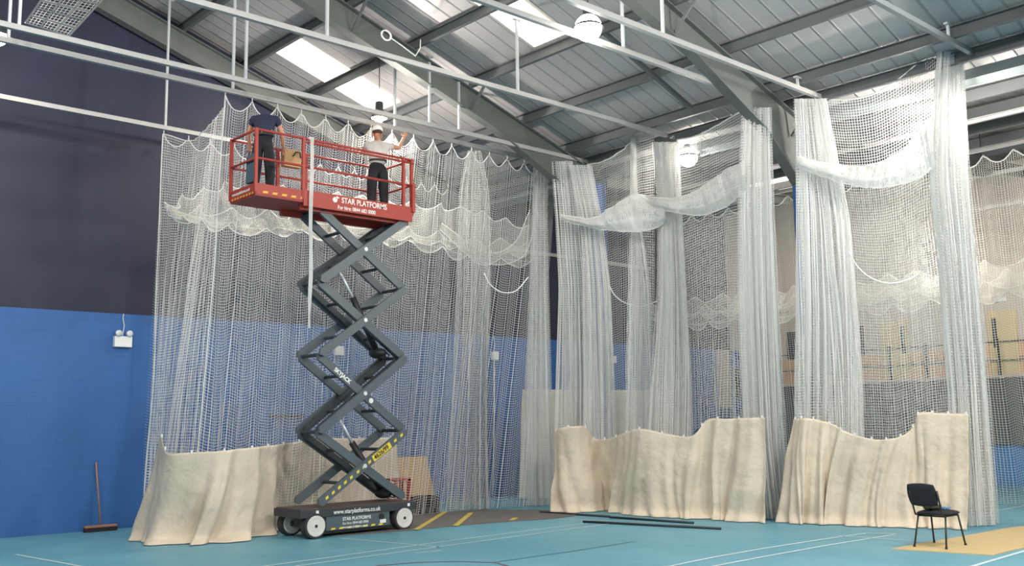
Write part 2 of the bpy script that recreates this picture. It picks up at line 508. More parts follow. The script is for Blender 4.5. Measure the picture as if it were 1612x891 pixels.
bm = B(); box(bm, (-14, -12, -.2), (FX+.2, GY+.6, 0)); struct('floor', bm, M['floor'])
zb = 3.9
bm = B(); box(bm, (-14, GY, 0), (FX, GY+.6, zb)); struct('wall_left', bm, M['blue'])
bm = B()
poly(bm, [(-14, ny, zb), (FX+.1, ny, zb), (FX+.1, ny, 8.6), (XE+.2, ny, under(XE)+1.3), (0, ny, under(0)+.9), (-14, ny, under(14)+.9)], .2, (0, 1, 0))
struct('wall_left_upper', bm, M['navy'])
# blue paint line continues above the ledge
# main roof slope
def sheetz(x): return under(x)+.74
bm = B()
x0, x1 = -.2, 16.2
poly(bm, [(x0, -12, sheetz(x0)), (x1, -12, sheetz(x1)), (x1, ny, sheetz(x1)), (x0, ny, sheetz(x0))], .06, (0, 0, 1))
struct('ceiling', bm, M['sheet'])
bm = B()
poly(bm, [(x0, -12, sheetz(x0)), (-14, -12, sheetz(14)), (-14, ny, sheetz(14)), (x0, ny, sheetz(x0))], .06, (0, 0, 1))
struct('ceiling_behind', bm, M['sheet'])
# purlins (run along y)
PX = [15.42, 14.8, 13.54, 12.11, 10.72, 9.33, 7.94, 6.55, 5.16, 3.77, 2.38, 1.0]
for i, x in enumerate(PX):
    bm = B(); z = under(x)+.60
    bar(bm, (x, -12, z), (x, ny, z), .07, .2, prof=cchan(.075, .2))
    struct('purlin', bm, M['purlin'])
# rafters with haunches, columns
RY = [18.55, 14.52, 9.45, 4.5, -.45]
for i, y in enumerate(RY):
    bm = B()
    zt = lambda x: under(x)+.48
    for (xa, xb, da, db) in ((0, 12.6, 0, 0), (12.6, 14.6, 0, .28), (14.6, XE, .28, .85)):
        h0, h1 = under(xa)-da, under(xb)-db
        # web
        poly(bm, [(xa, y-.01, h0), (xb, y-.01, h1), (xb, y-.01, zt(xb)), (xa, y-.01, zt(xa))], .02, (0, 1, 0))
        bar(bm, (xa, y, h0), (xb, y, h1), .2, .025)
        bar(bm, (xa, y, zt(xa)), (xb, y, zt(xb)), .2, .025)
    struct('rafter', bm, M['steel'])
    bm = B()
    top = under(XE)-.1
    bar(bm, (XE+.02, y, 0), (XE+.02, y, top+.4), .22, .36, (1, 0, 0), ibeam(.2, .34, .02))
    struct('column', bm, M['bluecol'] if y < 18 else M['steel'])
    # fly braces from rafter underside to purlin
    if 3 < y < 18:
        for xx in (15.42, 12.11, 9.33):
            for sgn in (-1, 1):
                bm = B(); bar(bm, (xx, y+sgn*.05, under(xx)+.02), (xx, y+sgn*.6, under(xx)+.55), .04, .04)
                struct('brace', bm, M['purlin'])
# roof struts between purlins
for (a, b) in (((955, 130), (1026, 194)), ((414, 37), (452, 62))):
    d = depth((12.11, 11.5, under(12.11)+.5)) if a[0] > 900 else None
    if d:
        pa = Vector((12.11, on_x(a[0], a[1], 12.11).y, under(12.11)+.5)); pb = Vector((14.3, on_x(a[0], a[1], 12.11).y-.1, under(14.3)+.3))
        bm = B(); bar(bm, pa, pb, .07, .07); struct('roof_strut', bm, M['purlin'])
# valley beam and the second, lower roof beyond the columns
bm = B(); bar(bm, (XE+.4, -12, 7.36), (XE+.4, ny, 7.36), .36, .3); struct('beam_valley', bm, mat('pale_valley_gutter', srgb(128, 136, 138), .7))
bm = B(); box(bm, (XE+.58, -12, 7.2), (XE+.64, ny, 8.3)); struct('wall_fascia', bm, mat('pale_fascia', srgb(150, 158, 160), .7))
r2 = lambda x: 7.42+(x-16.2)*.085
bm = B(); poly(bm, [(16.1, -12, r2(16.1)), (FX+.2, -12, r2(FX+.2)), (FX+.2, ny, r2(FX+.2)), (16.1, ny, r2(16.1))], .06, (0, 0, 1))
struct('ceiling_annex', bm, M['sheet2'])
for x in (17.5, 19, 20.6, 22.2, 23.7):
    bm = B(); bar(bm, (x, -12, r2(x)-.12), (x, ny, r2(x)-.12), .08, .2); struct('purlin', bm, M['purlin'])
for y in (14.52, 9.45, 4.5):
    bm = B(); bar(bm, (16.1, y, r2(16.1)-.35), (FX, y, r2(FX)-.35), .16, .26, prof=ibeam(.16, .26)); struct('rafter', bm, M['steel'])

# skylights: translucent sheets set into the roof slope
def on_roof(px, py):
    d = ray(px, py)
    t = (sheetz(0)-EYE-.03)/(d[2]+SL*d[0]); return Vector(EYEP+d*t)
def skylight(n, quad, label=None):
    bm = B(); poly(bm, quad, .02, (0, 0, 1)); o = struct('window_%d' % n, bm, M['skylight']); return o
def roof_rect(xa, xb, ya, yb): return [(xa, ya, sheetz(xa)-.03), (xb, ya, sheetz(xb)-.03), (xb, yb, sheetz(xb)-.03), (xa, yb, sheetz(xa)-.03)]
q = [on_roof(*p) for p in ((452, 73), (603, 172), (436, 84), (472, 62), (585, 180), (622, 166))]
skylight(1, roof_rect(q[0].x, q[1].x, min(q[2].y, q[3].y), max(q[2].y, q[3].y)))
q2 = [on_roof(*p) for p in ((805, 6), (865, 64), (771, 12), (841, 74), (889, 53))]
yc = on_roof(865, 64).y
skylight(2, roof_rect(9.4, on_roof(865, 64).x, on_roof(889, 53).y, on_roof(841, 74).y))
yy = on_x(1230, 300, 22.6).y
bm = B(); poly(bm, [(21.2, yy-.9, r2(21.2)-.04), (23.4, yy-.9, r2(23.4)-.04), (23.4, yy+.5, r2(23.4)-.04), (21.2, yy+.5, r2(21.2)-.04)], .02, (0, 0, 1)); struct('window_3', bm, M['skylight'])

gz = lambda z: EYE+(z-EYE)*FX/24.2        # heights read at 24.2 m carried to the wall
# far wall: blue dado, dark curtain, gallery
W = lambda px, py: on_x(px, py, FX)
bm = B(); box(bm, (FX, -12, 0), (FX+.2, GY+.6, 8.4)); struct('wall_far', bm, M['beige'])
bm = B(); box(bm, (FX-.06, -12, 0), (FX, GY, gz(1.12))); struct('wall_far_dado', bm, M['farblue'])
def wavy_curtain(y0, y1, z0, z1, x):
    bm = B(); n = 160; rows = []
    for z in (z1, (z0+z1)/2, z0):
        rows.append([bm.verts.new((x+.03*math.sin(i*.9)+.02*math.sin(i*.37), y0+(y1-y0)*i/n, z)) for i in range(n+1)])
    for a, b in zip(rows, rows[1:]):
        for i in range(n): bm.faces.new((a[i], a[i+1], b[i+1], b[i]))
    return bm
o = obj('safety_curtain', wavy_curtain(2, 17.6, gz(1.08), gz(2.64), FX-.15), M['greycurtain'], None, True)
tag(o, 'long dark grey curtain hanging below the gallery on the far beige wall', 'curtain')
# gallery floor edge, timber panels, railing
bm = B(); box(bm, (FX-.12, 1, gz(2.62)), (FX, 17.6, gz(2.72))); struct('trim_2', bm, M['beige'])
t = thing('gallery_panelling', (FX-.02, 9, 2.7), 'orange timber boards along the gallery behind its railing', 'panelling')
for ya, yb, z0, z1 in [(a_*1.09, b_*1.09, gz(c_), gz(d_)) for a_, b_, c_, d_ in ((9.9, 15.9, 2.72, 3.02), (10.9, 15.9, 3.12, 3.36), (1, 9.85, 2.72, 3.0), (1, 9.85, 3.12, 3.42))]:
    bm = B(); box(bm, (FX-.05, ya, z0), (FX-.002, yb, z1)); obj('board', bm, M['timber'], t)
t = thing('gallery_railing', (FX-.14, 9, 2.72), 'black post and wire railing along the far gallery', 'railing')
for px, py in ((1403, 546), (1460, 541), (1573, 531), (1232, 560), (1352, 556)):
    y = W(px, py).y
    bm = B(); box(bm, (FX-.17, y-.03, gz(2.7)), (FX-.12, y+.03, gz(3.56))); obj('post', bm, M['frame_black'], t)
for z in (gz(3.5), gz(3.06)):
    bm = B(); tube(bm, [(FX-.15, 1, z), (FX-.15, 8, z-.03), (FX-.15, 17.5, z)], .013, 6); obj('wire', bm, M['frame_black'], t)
for n, (a, b) in enumerate((((1387, 507), (1428, 505)), ((1555, 490), (1600, 487)), )):
    ya, yb = W(*a).y, W(*b).y
    bm = B(); box(bm, (FX-.07, min(ya, yb), gz(2.72)), (FX, max(ya, yb), gz(4.2))); d = struct('door_%d' % (n+1), bm, M['door_ply'])
    bm = B(); yv = min(ya, yb)+.12 if n == 0 else max(ya, yb)-.16
    box(bm, (FX-.09, yv-.05, gz(3.35)), (FX-.07, yv+.05, gz(4.05))); obj('vision_panel', bm, M['darkglass'], d)
for n, (pa, pb) in enumerate((((1343, 512), (1362, 560)), ((1240, 532), (1258, 566)))):
    a, b = W(*pa), W(*pb)
    bm = B(); box(bm, (FX-.05, min(a.y, b.y), gz(3.38)), (FX, max(a.y, b.y), gz(4.14))); struct('window_%d' % (n+4), bm, M['darkglass'])
bm = B(); yv = W(1577, 474).y; box(bm, (FX-.1, yv-.16, gz(4.42)), (FX, yv+.16, gz(4.52)), .01)
tag(obj('exit_light_box', bm, M['white']), 'small pale light box above the right gallery door', 'light')
bm = B(); box(bm, (-14.2, -12, 0), (-14, GY+.6, 9)); struct('wall_behind', bm, M['beige'])

# court lines (thin paint)
def fline(name, pix, wd, m_, z=.004):
    bm = B(); P = [on_z(*p) for p in pix]
    for a, b in zip(P, P[1:]):
        d = (b-a).normalized(); n_ = Vector((-d.y, d.x, 0))*wd/2
        poly(bm, [a-n_+Vector((0, 0, z)), b-n_+Vector((0, 0, z)), b+n_+Vector((0, 0, z)), a+n_+Vector((0, 0, z))])
    return struct(name, bm, m_)
fline('floor_line', [(400, 893.5), (500, 880.3), (700, 852.5), (918, 824.5)], .045, M['line'])
fline('floor_line', [(440, 895), (503, 886.2), (700, 859.7), (962, 824.5)], .045, M['line'])
fline('floor_line', [(24.8, 873.2), (140, 894)], .045, M['line'])
fline('floor_line', [(537, 847.5), (692, 861.4)], .04, M['line'])
fline('floor_line', [(655, 871), (696, 866.5)], .04, M['line'])
fline('floor_line', [(1040, 894.5), (1120, 878), (1200, 864), (1300, 848.5), (1364, 839.5), (1412, 840.2)], .05, M['line'])
fline('floor_line', [(1100, 896), (1200, 877), (1300, 859), (1408, 841.7)], .05, M['line'])
fline('floor_line', [(1319, 843.9), (1436, 851.4)], .04, M['line'])
fline('floor_line', [(1510, 898), (1540, 889), (1612, 867.9), (1650, 857)], .06, M['line'])
fline('floor_line', [(857, 817), (950, 819.5), (1010, 821)], .04, M['line'])
fline('floor_line', [(1560, 781), (1640, 781)], .05, M['line'])
fline('floor_line', [(1560, 797), (1640, 796)], .05, M['line'])
fline('floor_line', [(1562, 805), (1640, 792)], .05, M['line'])
fline('floor_line', [(1212, 779), (1256, 778)], .05, M['line'])
fline('floor_line', [(560, 898), (600, 890), (660, 885.5), (720, 884.2), (780, 886), (805, 893)], .045, M['line_red'])
fline('floor_line', [(780, 885), (900, 868), (1000, 852.5)], .03, M['line_dark'])

# brown-grey floor cover beside the lift
cov = [(505, 845), (560, 842), (640, 836), (730, 827), (810, 821), (870, 817), (908, 812), (898, 805), (840, 803), (760, 803), (700, 806), (640, 806), (590, 808), (540, 815)]
bm = B(); poly(bm, [on_z(*p)+Vector((0, 0, .012)) for p in cov], .01)
fc = obj('floor_cover', bm, M['groundmat']); tag(fc, 'dull brown grey ground sheet lying beside the lift under the nets', 'ground sheet')
for a, b in (((655, 835), (702, 806)), ((717, 829), (742, 808)), ((805, 820), (812, 816))):
    A_, B_ = on_z(*a), on_z(*b); d = (B_-A_).normalized(); n_ = Vector((-d.y, d.x, 0))*.05; zz = Vector((0, 0, .0145))
    bm = B(); poly(bm, [A_-n_+zz, B_-n_+zz, B_+n_+zz, A_+n_+zz]); obj('ochre_stripe', bm, M['ochre'], fc)

# ================================================================== RAILS
def rail(name, pts, label, hang=(), dark=False, w_=.075, h_=.08, z=RZ, hy=0):
    t = thing(name, ((pts[0][0]+pts[1][0])/2, (pts[0][1]+pts[1][1])/2, z), label, 'rail')
    bm = B(); bar(bm, (pts[0][0], pts[0][1], z), (pts[1][0], pts[1][1], z), w_, h_, prof=cchan(w_, h_, .01))
    obj('track', bm, M['dark_rail'] if dark else M['rail'], t)
    for (hx, hyy) in hang:
        zt = min(under(hx)+.6, 12) if hx < XE else r2(hx)
        bm = B(); box(bm, (hx-.02, hyy-.02, z+.03), (hx+.02, hyy+.02, zt)); box(bm, (hx-.08, hyy-.03, zt-.03), (hx+.08, hyy+.03, zt))
        obj('hanger', bm, M['hanger'], t)
    return t
YR = dict(A=6.11, B=8.81, C=9.58, D=12.07, E=14.49, F=15.08, G=17.8)
def hx(px, py, y): return on_y(px, py, y).x
xe = 15.5
rail('net_rail', [(-4, YR['F']), (15.2, YR['F'])], 'lower of the close pair of pale rails running above the two workers', [(hx(97+270, 120, YR['F']), YR['F']), (10.72, YR['F']), (3.2, YR['F']), (hx(53/3.71, 40, YR['F']), YR['F'])])
rail('net_rail', [(-4, YR['E']), (15.5, YR['E'])], 'upper of the close pair of pale rails crossing above the red platform', [(15.42, YR['E']), (hx(388, 60, YR['E']), YR['E']), (hx(651, 150, YR['E'])+1.1, YR['E']), (hx(676, 130, YR['E']), YR['E']), (hx(31, 20, YR['E']), YR['E'])])
rail('net_rail', [(-2, YR['D']), (15.2, YR['D'])], 'pale rail running past the pendant lamp to the tall middle net column', [(hx(515, 30, YR['D']), YR['D']), (hx(814, 80, YR['D']), YR['D']), (15.42, YR['D'])])
rail('net_rail', [(0, YR['C']), (xe, YR['C'])], 'pale rail passing just behind the bright round lamp', [(hx(980, 40, YR['C']), YR['C'])])
rail('net_rail', [(0, YR['B']), (xe, YR['B'])], 'bright rail ending above the net column at the pale gathered corner beside the haunch', [(hx(1043, 30, YR['B']), YR['B']), (hx(1255, 120, YR['B']), YR['B'])])
rail('net_rail', [(2, YR['A']), (15.4, YR['A'])], 'dark rail ending above the brightest white net column', [(hx(1492, 40, YR['A']), YR['A'])], dark=True)
gx1 = hx(366, 222, YR['G'])
rail('net_rail', [(-4, YR['G']), (gx1+.4, YR['G'])], 'low single rail along the navy wall ending behind the red platform', [(hx(262, 150, YR['G']), YR['G'])], w_=.08)
# rails over the annex, running across
zA = 7.1
def crossing(pts, label, x=None, hang=()):
    rs = [on_z(*p, zA) for p in pts]; X = sum(p.x for p in rs)/len(rs)
    t = rail('net_rail', [(X, min(p.y for p in rs)-.0), (X, max(p.y for p in rs))], label, [(X, h_) for h_ in hang], z=zA)
    return X
X1 = crossing([(944, 322), (1640, 172)], 'pale cross rail beyond the columns seen through the gathered middle nets')
X2 = crossing([(1100, 345), (1640, 192)], 'lower pale cross rail beyond the brightest net column carrying the far net')
rsx = on_z(1320, 326, zA)
X3 = 23.2
t = rail('net_rail', [(X3, on_x(1345, 320, X3).y), (X3, 2)], 'pale cross rail crossing close to the far beige wall', [], z=on_x(1465, 292, X3).z)
t = rail('net_rail', [(23.6, on_x(1530, 330, 23.6).y), (23.6, 2)], 'short pale rail low on the far beige wall at the right edge', [], z=on_x(1590, 321, 23.6).z)
# conduit on the gable wall behind the nets
a = on_y(850, 399, ny-.05)
t = obj('wall_pipe', (lambda b_: (bar(b_, (a.x-1.2, ny-.06, a.z), (a.x+4.5, ny-.06, a.z), .07, .09), b_)[1])(B()), M['rail'])
tag(t, 'pale horizontal pipe high on the navy wall behind the nets', 'pipe')

# ================================================================== LAMPS
def lamp(px, py, d, label, power, lit=True, r=.2, cable=1.0, group=None, bulb=.12):
    p = at(px, py, d)
    t = thing('high_bay_lamp', p, label, 'lamp')
    bm = B(); lathe(bm, p, [(.05, .30), (.075, .29), (.08, .14), (.11, .10), (r, -.02), (r*.98, -.03), (.09, .08), (.04, .10)], n=24)
    obj('shade', bm, M['lamp_body'], t, True)
    bm = B(); bmesh.ops.create_uvsphere(bm, u_segments=20, v_segments=12, radius=bulb, matrix=Matrix.Translation(p+Vector((0, 0, -.02)))); obj('bulb', bm, M['bulb'] if lit else M['darkglass'], t, True)
    ztop = (under(p.x)+.55) if p.x < XE else r2(p.x)
    bm = B(); tube(bm, [p+Vector((0, 0, .29)), Vector((p.x, p.y, max(ztop, p.z+.4)))], .009, 6); obj('suspension_cable', bm, M['frame_black'], t)
    if lit:
        l = bpy.data.lights.new('lamp_light', 'POINT'); l.energy = power; l.shadow_soft_size = .12; l.color = (1, .95, .86)
        o = bpy.data.objects.new('lamp_light', l); COL.objects.link(o); o.parent = t; o.location = (0, 0, -.17)
    return t
lamp(926, 42, 14.5, 'bright round lamp glowing beside the large skylight', 260, r=.24, bulb=.2)
lamp(597, 184, depth((10.3, 15.6, 7.5)), 'lit pendant lamp directly above the worker in the white cap', 420, r=.16, bulb=.09)
lamp(1083, 246, 20.3, 'bright lamp behind the sagging net between two middle columns', 260, r=.24, bulb=.2)
lamp(-4, 54, 15.5, 'lit lamp cut by the top of the left picture edge beside the paired rails', 220, r=.2, bulb=.16)
lamp(1488, 168, 16.35, 'lamp blazing through the brightest net column', 1500, r=.22, bulb=.2)
lamp(1547, 272, 21.5, 'unlit dark bell lamp hanging beyond the far net', 0, lit=False, r=.2, bulb=.07)

# ================================================================== SCISSOR LIFT
LY0, LY1 = 14.09, 14.95
def L(px, py, y=LY0): return on_y(px, py, y)
lift = thing('scissor_lift', (9.3, 14.5, 0), 'charcoal scissor lift raised high with a red railed platform', 'scissor lift')
cx0, cx1 = 8.2, 10.46
zc1 = L(655, 792).z+.03; zc0 = zc1-.13
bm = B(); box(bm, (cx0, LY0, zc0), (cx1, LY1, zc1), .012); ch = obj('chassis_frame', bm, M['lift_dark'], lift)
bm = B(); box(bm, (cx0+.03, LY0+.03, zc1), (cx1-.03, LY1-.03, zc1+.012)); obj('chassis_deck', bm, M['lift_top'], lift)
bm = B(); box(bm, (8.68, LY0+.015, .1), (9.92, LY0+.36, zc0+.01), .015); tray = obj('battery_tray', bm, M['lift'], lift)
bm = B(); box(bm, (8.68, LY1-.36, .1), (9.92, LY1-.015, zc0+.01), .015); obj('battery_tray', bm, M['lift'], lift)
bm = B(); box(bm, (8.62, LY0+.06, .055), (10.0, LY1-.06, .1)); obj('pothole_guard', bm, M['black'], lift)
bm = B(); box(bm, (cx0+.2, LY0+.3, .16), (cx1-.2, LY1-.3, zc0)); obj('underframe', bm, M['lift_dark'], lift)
wr = .2
for X, yy_ in ((8.47, LY0-.02), (10.2, LY0-.02), (8.47, LY1-.14), (10.2, LY1-.14)):
    bm = B(); lathe(bm, (X, yy_, wr), [(wr*.78, 0), (wr*.97, .0), (wr, .02), (wr, .14), (wr*.97, .16), (wr*.78, .16)], 'y', 36)
    wt = obj('wheel', bm, M['tyre'], lift, False)
    bm = B(); lathe(bm, (X, yy_-.016, wr), [(.02, .004), (wr*.5, .008), (wr*.76, .0), (wr*.82, .004), (wr*.82, .02), (.02, .02)], 'y', 32)
    obj('wheel_disc', bm, M['wheel'], wt)
    bm = B(); lathe(bm, (X, yy_-.02, wr), [(.012, 0), (.026, .004), (.03, .03)], 'y', 12); obj('hub_cap', bm, M['black'], wt)
    bm = B(); lathe(bm, (X, yy_+(.08 if yy_ < 14.3 else -.1), wr), [(.05, 0), (.05, .2)], 'y', 14); obj('axle', bm, M['lift_dark'], lift)
# scissor arms
xl, xr = L(511, 560).x, L(639, 560).x
zn = [L(511, 794).z+.0, (L(508, 680).z+L(640, 678).z)/2, (L(516, 558).z+L(639, 562).z)/2, (L(511, 440).z+L(639, 455).z)/2, 0]
zp_bot = (L(405, 309).z+L(647, 343).z)/2
zn[4] = zp_bot-.03
yn, yf = LY0+.07, LY1-.07
def arm(bm, a, b, y, w_=.14):
    a = Vector((a[0], y, a[1])); b = Vector((b[0], y, b[1]))
    d = (b-a).normalized(); n_ = Vector((-d.z, 0, d.x))
    hw = w_/2; e = .07
    pts = [a-d*e*.2-n_*hw, a-d*e, a-d*e*.2+n_*hw, b+d*e*.2+n_*hw, b+d*e, b+d*e*.2-n_*hw]
    poly(bm, [p+Vector((0, -.03, 0)) for p in pts], .06, (0, 1, 0))
for k in range(4):
    za, zb_ = zn[k], zn[k+1]
    for side, y in ((0, yn), (1, yf)):
        dy = .065 if side == 0 else -.065
        bm = B(); arm(bm, (xl, za+.035), (xr, zb_-.035), y)
        a1 = obj('scissor_arm', bm, M['lift'], lift)
        bm = B(); arm(bm, (xr, za+.035), (xl, zb_-.035), y+dy); a2 = obj('scissor_arm', bm, M['lift'], lift)
        if side == 0 and k == 0:
            armA = a1
        if side == 0 and k == 1: armB = a2
        bm = B(); zc = (za+zb_)/2; lathe(bm, ((xl+xr)/2, y-.045 if side == 0 else y-.1, zc), [(.035, 0), (.035, .13)], 'y', 14); obj('pivot_pin', bm, M['chrome'], lift)
    for xx in (xl, xr):
        bm = B(); tube(bm, [(xx, yn, zb_ if k < 3 else zb_-.02), (xx, yf, zb_ if k < 3 else zb_-.02)], .03, 10); obj('cross_tube', bm, M['lift_dark'], lift)
    zc = (za+zb_)/2
    # inner cross tubes
    for s_ in (.27, .73):
        for fl in (0, 1):
            zz = za+(zb_-za)*(s_ if fl == 0 else 1-s_); xx = xl+(xr-xl)*s_
            bm = B(); tube(bm, [(xx, yn+.08, zz), (xx, yf-.08, zz)], .028, 8); obj('cross_tube', bm, M['lift_dark'], lift)
# inner plates: boxed inner arms seen in the scissors
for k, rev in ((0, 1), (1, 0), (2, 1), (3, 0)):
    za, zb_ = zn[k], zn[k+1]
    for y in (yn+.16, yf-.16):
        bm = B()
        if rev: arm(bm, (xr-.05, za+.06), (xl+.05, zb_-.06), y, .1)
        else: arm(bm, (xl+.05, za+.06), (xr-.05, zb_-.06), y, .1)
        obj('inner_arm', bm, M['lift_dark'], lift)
# hydraulic rams
for (a, b, c) in (((534.5, 427), (555, 468), (594.5, 556)), ((535, 660), (554, 697), (603, 776))):
    A_, B_, C_ = [L(*q_, 14.5) for q_ in (a, b, c)]
    bm = B(); tube(bm, [C_, B_], .055, 12); rm = obj('hydraulic_cylinder', bm, M['black'], lift, True)
    bm = B(); tube(bm, [B_, A_], .026, 12); obj('piston_rod', bm, M['chrome'], rm, True)
    bm = B(); bmesh.ops.create_uvsphere(bm, u_segments=14, v_segments=8, radius=.12, matrix=Matrix.Translation(C_)@Matrix.Diagonal((1, 1.8, .8, 1))); obj('ram_mount', bm, M['black'], rm, True)
    bm = B(); P_ = [C_+Vector((.08+.1*math.sin(i*1.1), -.1, -.05+.06*math.cos(i*1.3)+.01*i)) for i in range(8)]; tube(bm, P_, .012, 6); obj('hydraulic_hose', bm, M['black'], rm, True)
# platform
px0, px1 = 7.31, 10.38
zt_ = zp_bot+.20
pf = lift
bm = B(); box(bm, (px0, LY0, zp_bot), (px1, LY1, zp_bot+.06)); obj('platform_floor', bm, M['red'], lift)
xm = L(477, 300).x
bm = B()
box(bm, (px0, LY0-.012, zp_bot+.02), (xm, LY0+.012, zt_), .004); obj('toe_board', bm, M['red'], lift)
bm = B(); box(bm, (xm, LY0-.03, zp_bot-.06), (px1, LY0+.0, zt_+.01), .004); tb = obj('toe_board', bm, M['red'], lift)
bm = B(); box(bm, (px0-.012, LY0, zp_bot+.02), (px0+.012, LY1, zt_), .004); te = obj('toe_board', bm, M['red'], lift)
bm = B(); box(bm, (px1-.012, LY0, zp_bot+.02), (px1+.012, LY1, zt_), .004); obj('toe_board', bm, M['red'], lift)
bm = B(); box(bm, (px0, LY1-.012, zp_bot+.02), (px1, LY1+.012, zt_), .004); obj('toe_board', bm, M['red'], lift)
for yy_ in (LY0+.12, LY1-.12):
    bm = B(); bar(bm, (xm, yy_, zp_bot-.05), (px1, yy_, zp_bot-.05), .06, .1); obj('underside_runner', bm, M['red'], lift)
zr_top = L(404.7, 203).z; zr_mid = (zr_top+zp_bot+.06)/2+.04
def rtube(pts, nm='guard_rail', r=.021):
    bm = B(); tube(bm, pts, r, 8); return obj(nm, bm, M['red'], lift, True)
for y in (LY0, LY1):
    for z in (zr_top, zr_mid):
        rtube([(px0, y, z), (px1, y, z)])
    if y == LY0: rtube([(xm+.06, y-.02, zr_top-.06), (px1, y-.02, zr_top-.06)])
for x in (px0, px1):
    for z in (zr_top, zr_mid):
        rtube([(x, LY0, z), (x, LY1, z)])
for x, y in ((px0, LY0), (px0, LY1), (xm, LY0), (xm+.55, LY1), (px1, LY0), (px1, LY1), (xm, LY1), (px1-.18, LY0), (px1-.2, LY1), (px0+.75, LY1)):
    bm = B(); box(bm, (x-.024, y-.024, zp_bot+.05), (x+.024, y+.024, zr_top+.02)); obj('guard_post', bm, M['red'], lift)
bm = B(); box(bm, (px1-.02, LY0-.06, zr_mid-.5), (px1+.04, LY0+.02, zr_mid+.02)); obj('gate_post', bm, M['red'], lift)
# control box, document board
p = on_y(457, 250, LY1-.08)
bm = B(); box(bm, (p.x-.16, LY1-.16, p.z-.16), (p.x+.17, LY1-.04, p.z+.15), .01); obj('document_box', bm, M['card'], lift)
bm = B(); tube(bm, [(p.x-.0, LY1-.17, p.z+.02), (p.x+.04, LY1-.2, p.z+.1), (p.x+.12, LY1-.2, p.z+.11), (p.x+.15, LY1-.17, p.z+.02)], .012, 6); obj('box_handle', bm, M['black'], lift)
# markings
Xd, Zd = (1, 0, 0), (0, 0, 1)
tx = L(536, 320)
text('STAR PLATFORMS', (L(536, 318).x, LY0-.032, zp_bot+.085), Xd, Zd, .135, M['white'], tb, sx=.86, bold=.0015)
text('For hire: 0844 682 0000', (L(530, 326).x, LY0-.032, zp_bot-.03), Xd, Zd, .095, M['white'], tb, sx=.82, bold=.001)
bm = B(); q_ = L(526, 313); lathe(bm, (q_.x, LY0-.034, zp_bot+.12), [(.005, 0), (.045, 0), (.045, .004)], 'y', 16); poly(bm, [(q_.x, LY0-.034, zp_bot+.13), (q_.x+.09, LY0-.034, zp_bot+.16), (q_.x+.03, LY0-.034, zp_bot+.19)]); obj('logo', bm, M['white'], tb)
text('www.starplatforms.co.uk', (px0-.016, LY1-.08, zp_bot+.10), (0, -1, 0), Zd, .078, M['white'], te, sx=.78)
for i in range(8):
    bm = B(); y = LY1-.06-i*.1; poly(bm, [(px0-.0135, y, zp_bot+.03), (px0-.0135, y-.055, zp_bot+.03), (px0-.0135, y-.07, zp_bot+.065), (px0-.0135, y-.015, zp_bot+.065)]); obj('hazard_mark', bm, M['amber'], te)
for i in range(5):
    x = px0+.12+i*.17
    bm = B(); poly(bm, [(x, LY0-.0135, zp_bot+.05), (x+.085, LY0-.0135, zp_bot+.05), (x+.1, LY0-.0135, zp_bot+.085), (x+.015, LY0-.0135, zp_bot+.085)]); obj('hazard_mark', bm, M['amber'], lift)
text('www.starplatforms.co.uk', (L(525, 800).x, LY0-.003, zc0+.032), Xd, Zd, .1, M['white'], ch, sx=.9, bold=.001)
x_ = L(540, 820).x
text('STAR PLATFORMS', (x_, LY0+.012, zc0-.085), Xd, Zd, .075, M['white'], tray, sx=.92, bold=.001)
text('For hire: 0844 682 0000', (x_, LY0+.012, zc0-.15), Xd, Zd, .058, M['white'], tray, sx=.88)
text('www.starplatforms.co.uk', (x_, LY0+.012, zc0-.21), Xd, Zd, .055, M['white'], tray, sx=.88)
for i in range(7):
    x = 8.76+i*.155
    bm = B(); poly(bm, [(x, LY0+.013, .115), (x+.08, LY0+.013, .115), (x+.1, LY0+.013, .145), (x+.02, LY0+.013, .145)]); obj('hazard_mark', bm, M['yellow'], tray)
for x in (9.72,):
    bm = B(); box(bm, (x, LY0+.008, .15), (x+.12, LY0+.013, .21)); obj('data_plate', bm, M['white'], tray)
    bm = B(); lathe(bm, (x+.03, LY0-.0, zc0-.07), [(.02, 0), (.05, 0), (.05, .02)], 'y', 16); obj('power_socket', bm, M['black'], tray)
for x in (cx0+.28, cx1-.18):
    bm = B(); box(bm, (x, LY0-.004, zc0+.06), (x+.05, LY0, zc0+.11)); obj('reflector', bm, M['white'], ch)
# yellow plate and hazard dashes on the lowest rising arm, name on the second
def along_arm(a, b, s, yoff):
    a = Vector((a[0], 0, a[1])); b = Vector((b[0], 0, b[1])); p_ = a.lerp(b, s); d = (b-a).normalized(); return Vector((p_.x, yoff, p_.z)), d
aa, bb = (xl, zn[0]+.035), (xr, zn[1]-.035)
yo = yn-.033
for s in (.04, .11, .18, .25, .32, .40, .47, .54, .86, .94):
    p_, d = along_arm(aa, bb, s, yo); n_ = Vector((-d.z, 0, d.x))
    bm = B(); poly(bm, [p_-n_*.022, p_+d*.06-n_*.022, p_+d*.075+n_*.022, p_+d*.015+n_*.022]); obj('hazard_mark', bm, M['yellow'], armA)
p_, d = along_arm(aa, bb, .60, yo-.002); n_ = Vector((-d.z, 0, d.x))
bm = B(); poly(bm, [p_-n_*.055, p_+d*.43-n_*.055, p_+d*.43+n_*.055, p_+n_*.055]); obj('number_plate', bm, M['yellow'], armA)
text('4626/99', p_+d*.03-n_*.036+Vector((0, -.004, 0)), d, n_, .115, M['black'], armA, sx=.9, bold=.002)
aa, bb = (xl, zn[2]-.035), (xr, zn[1]+.035)
p_, d = along_arm(aa, bb, .16, yn+.065-.033); n_ = Vector((-d.z, 0, d.x))
text('SKYJACK', p_-n_*.035, d, n_, .1, M['white'], armB, sx=.95, bold=.003)
p_, d = along_arm(aa, bb, .60, yn+.065-.035)
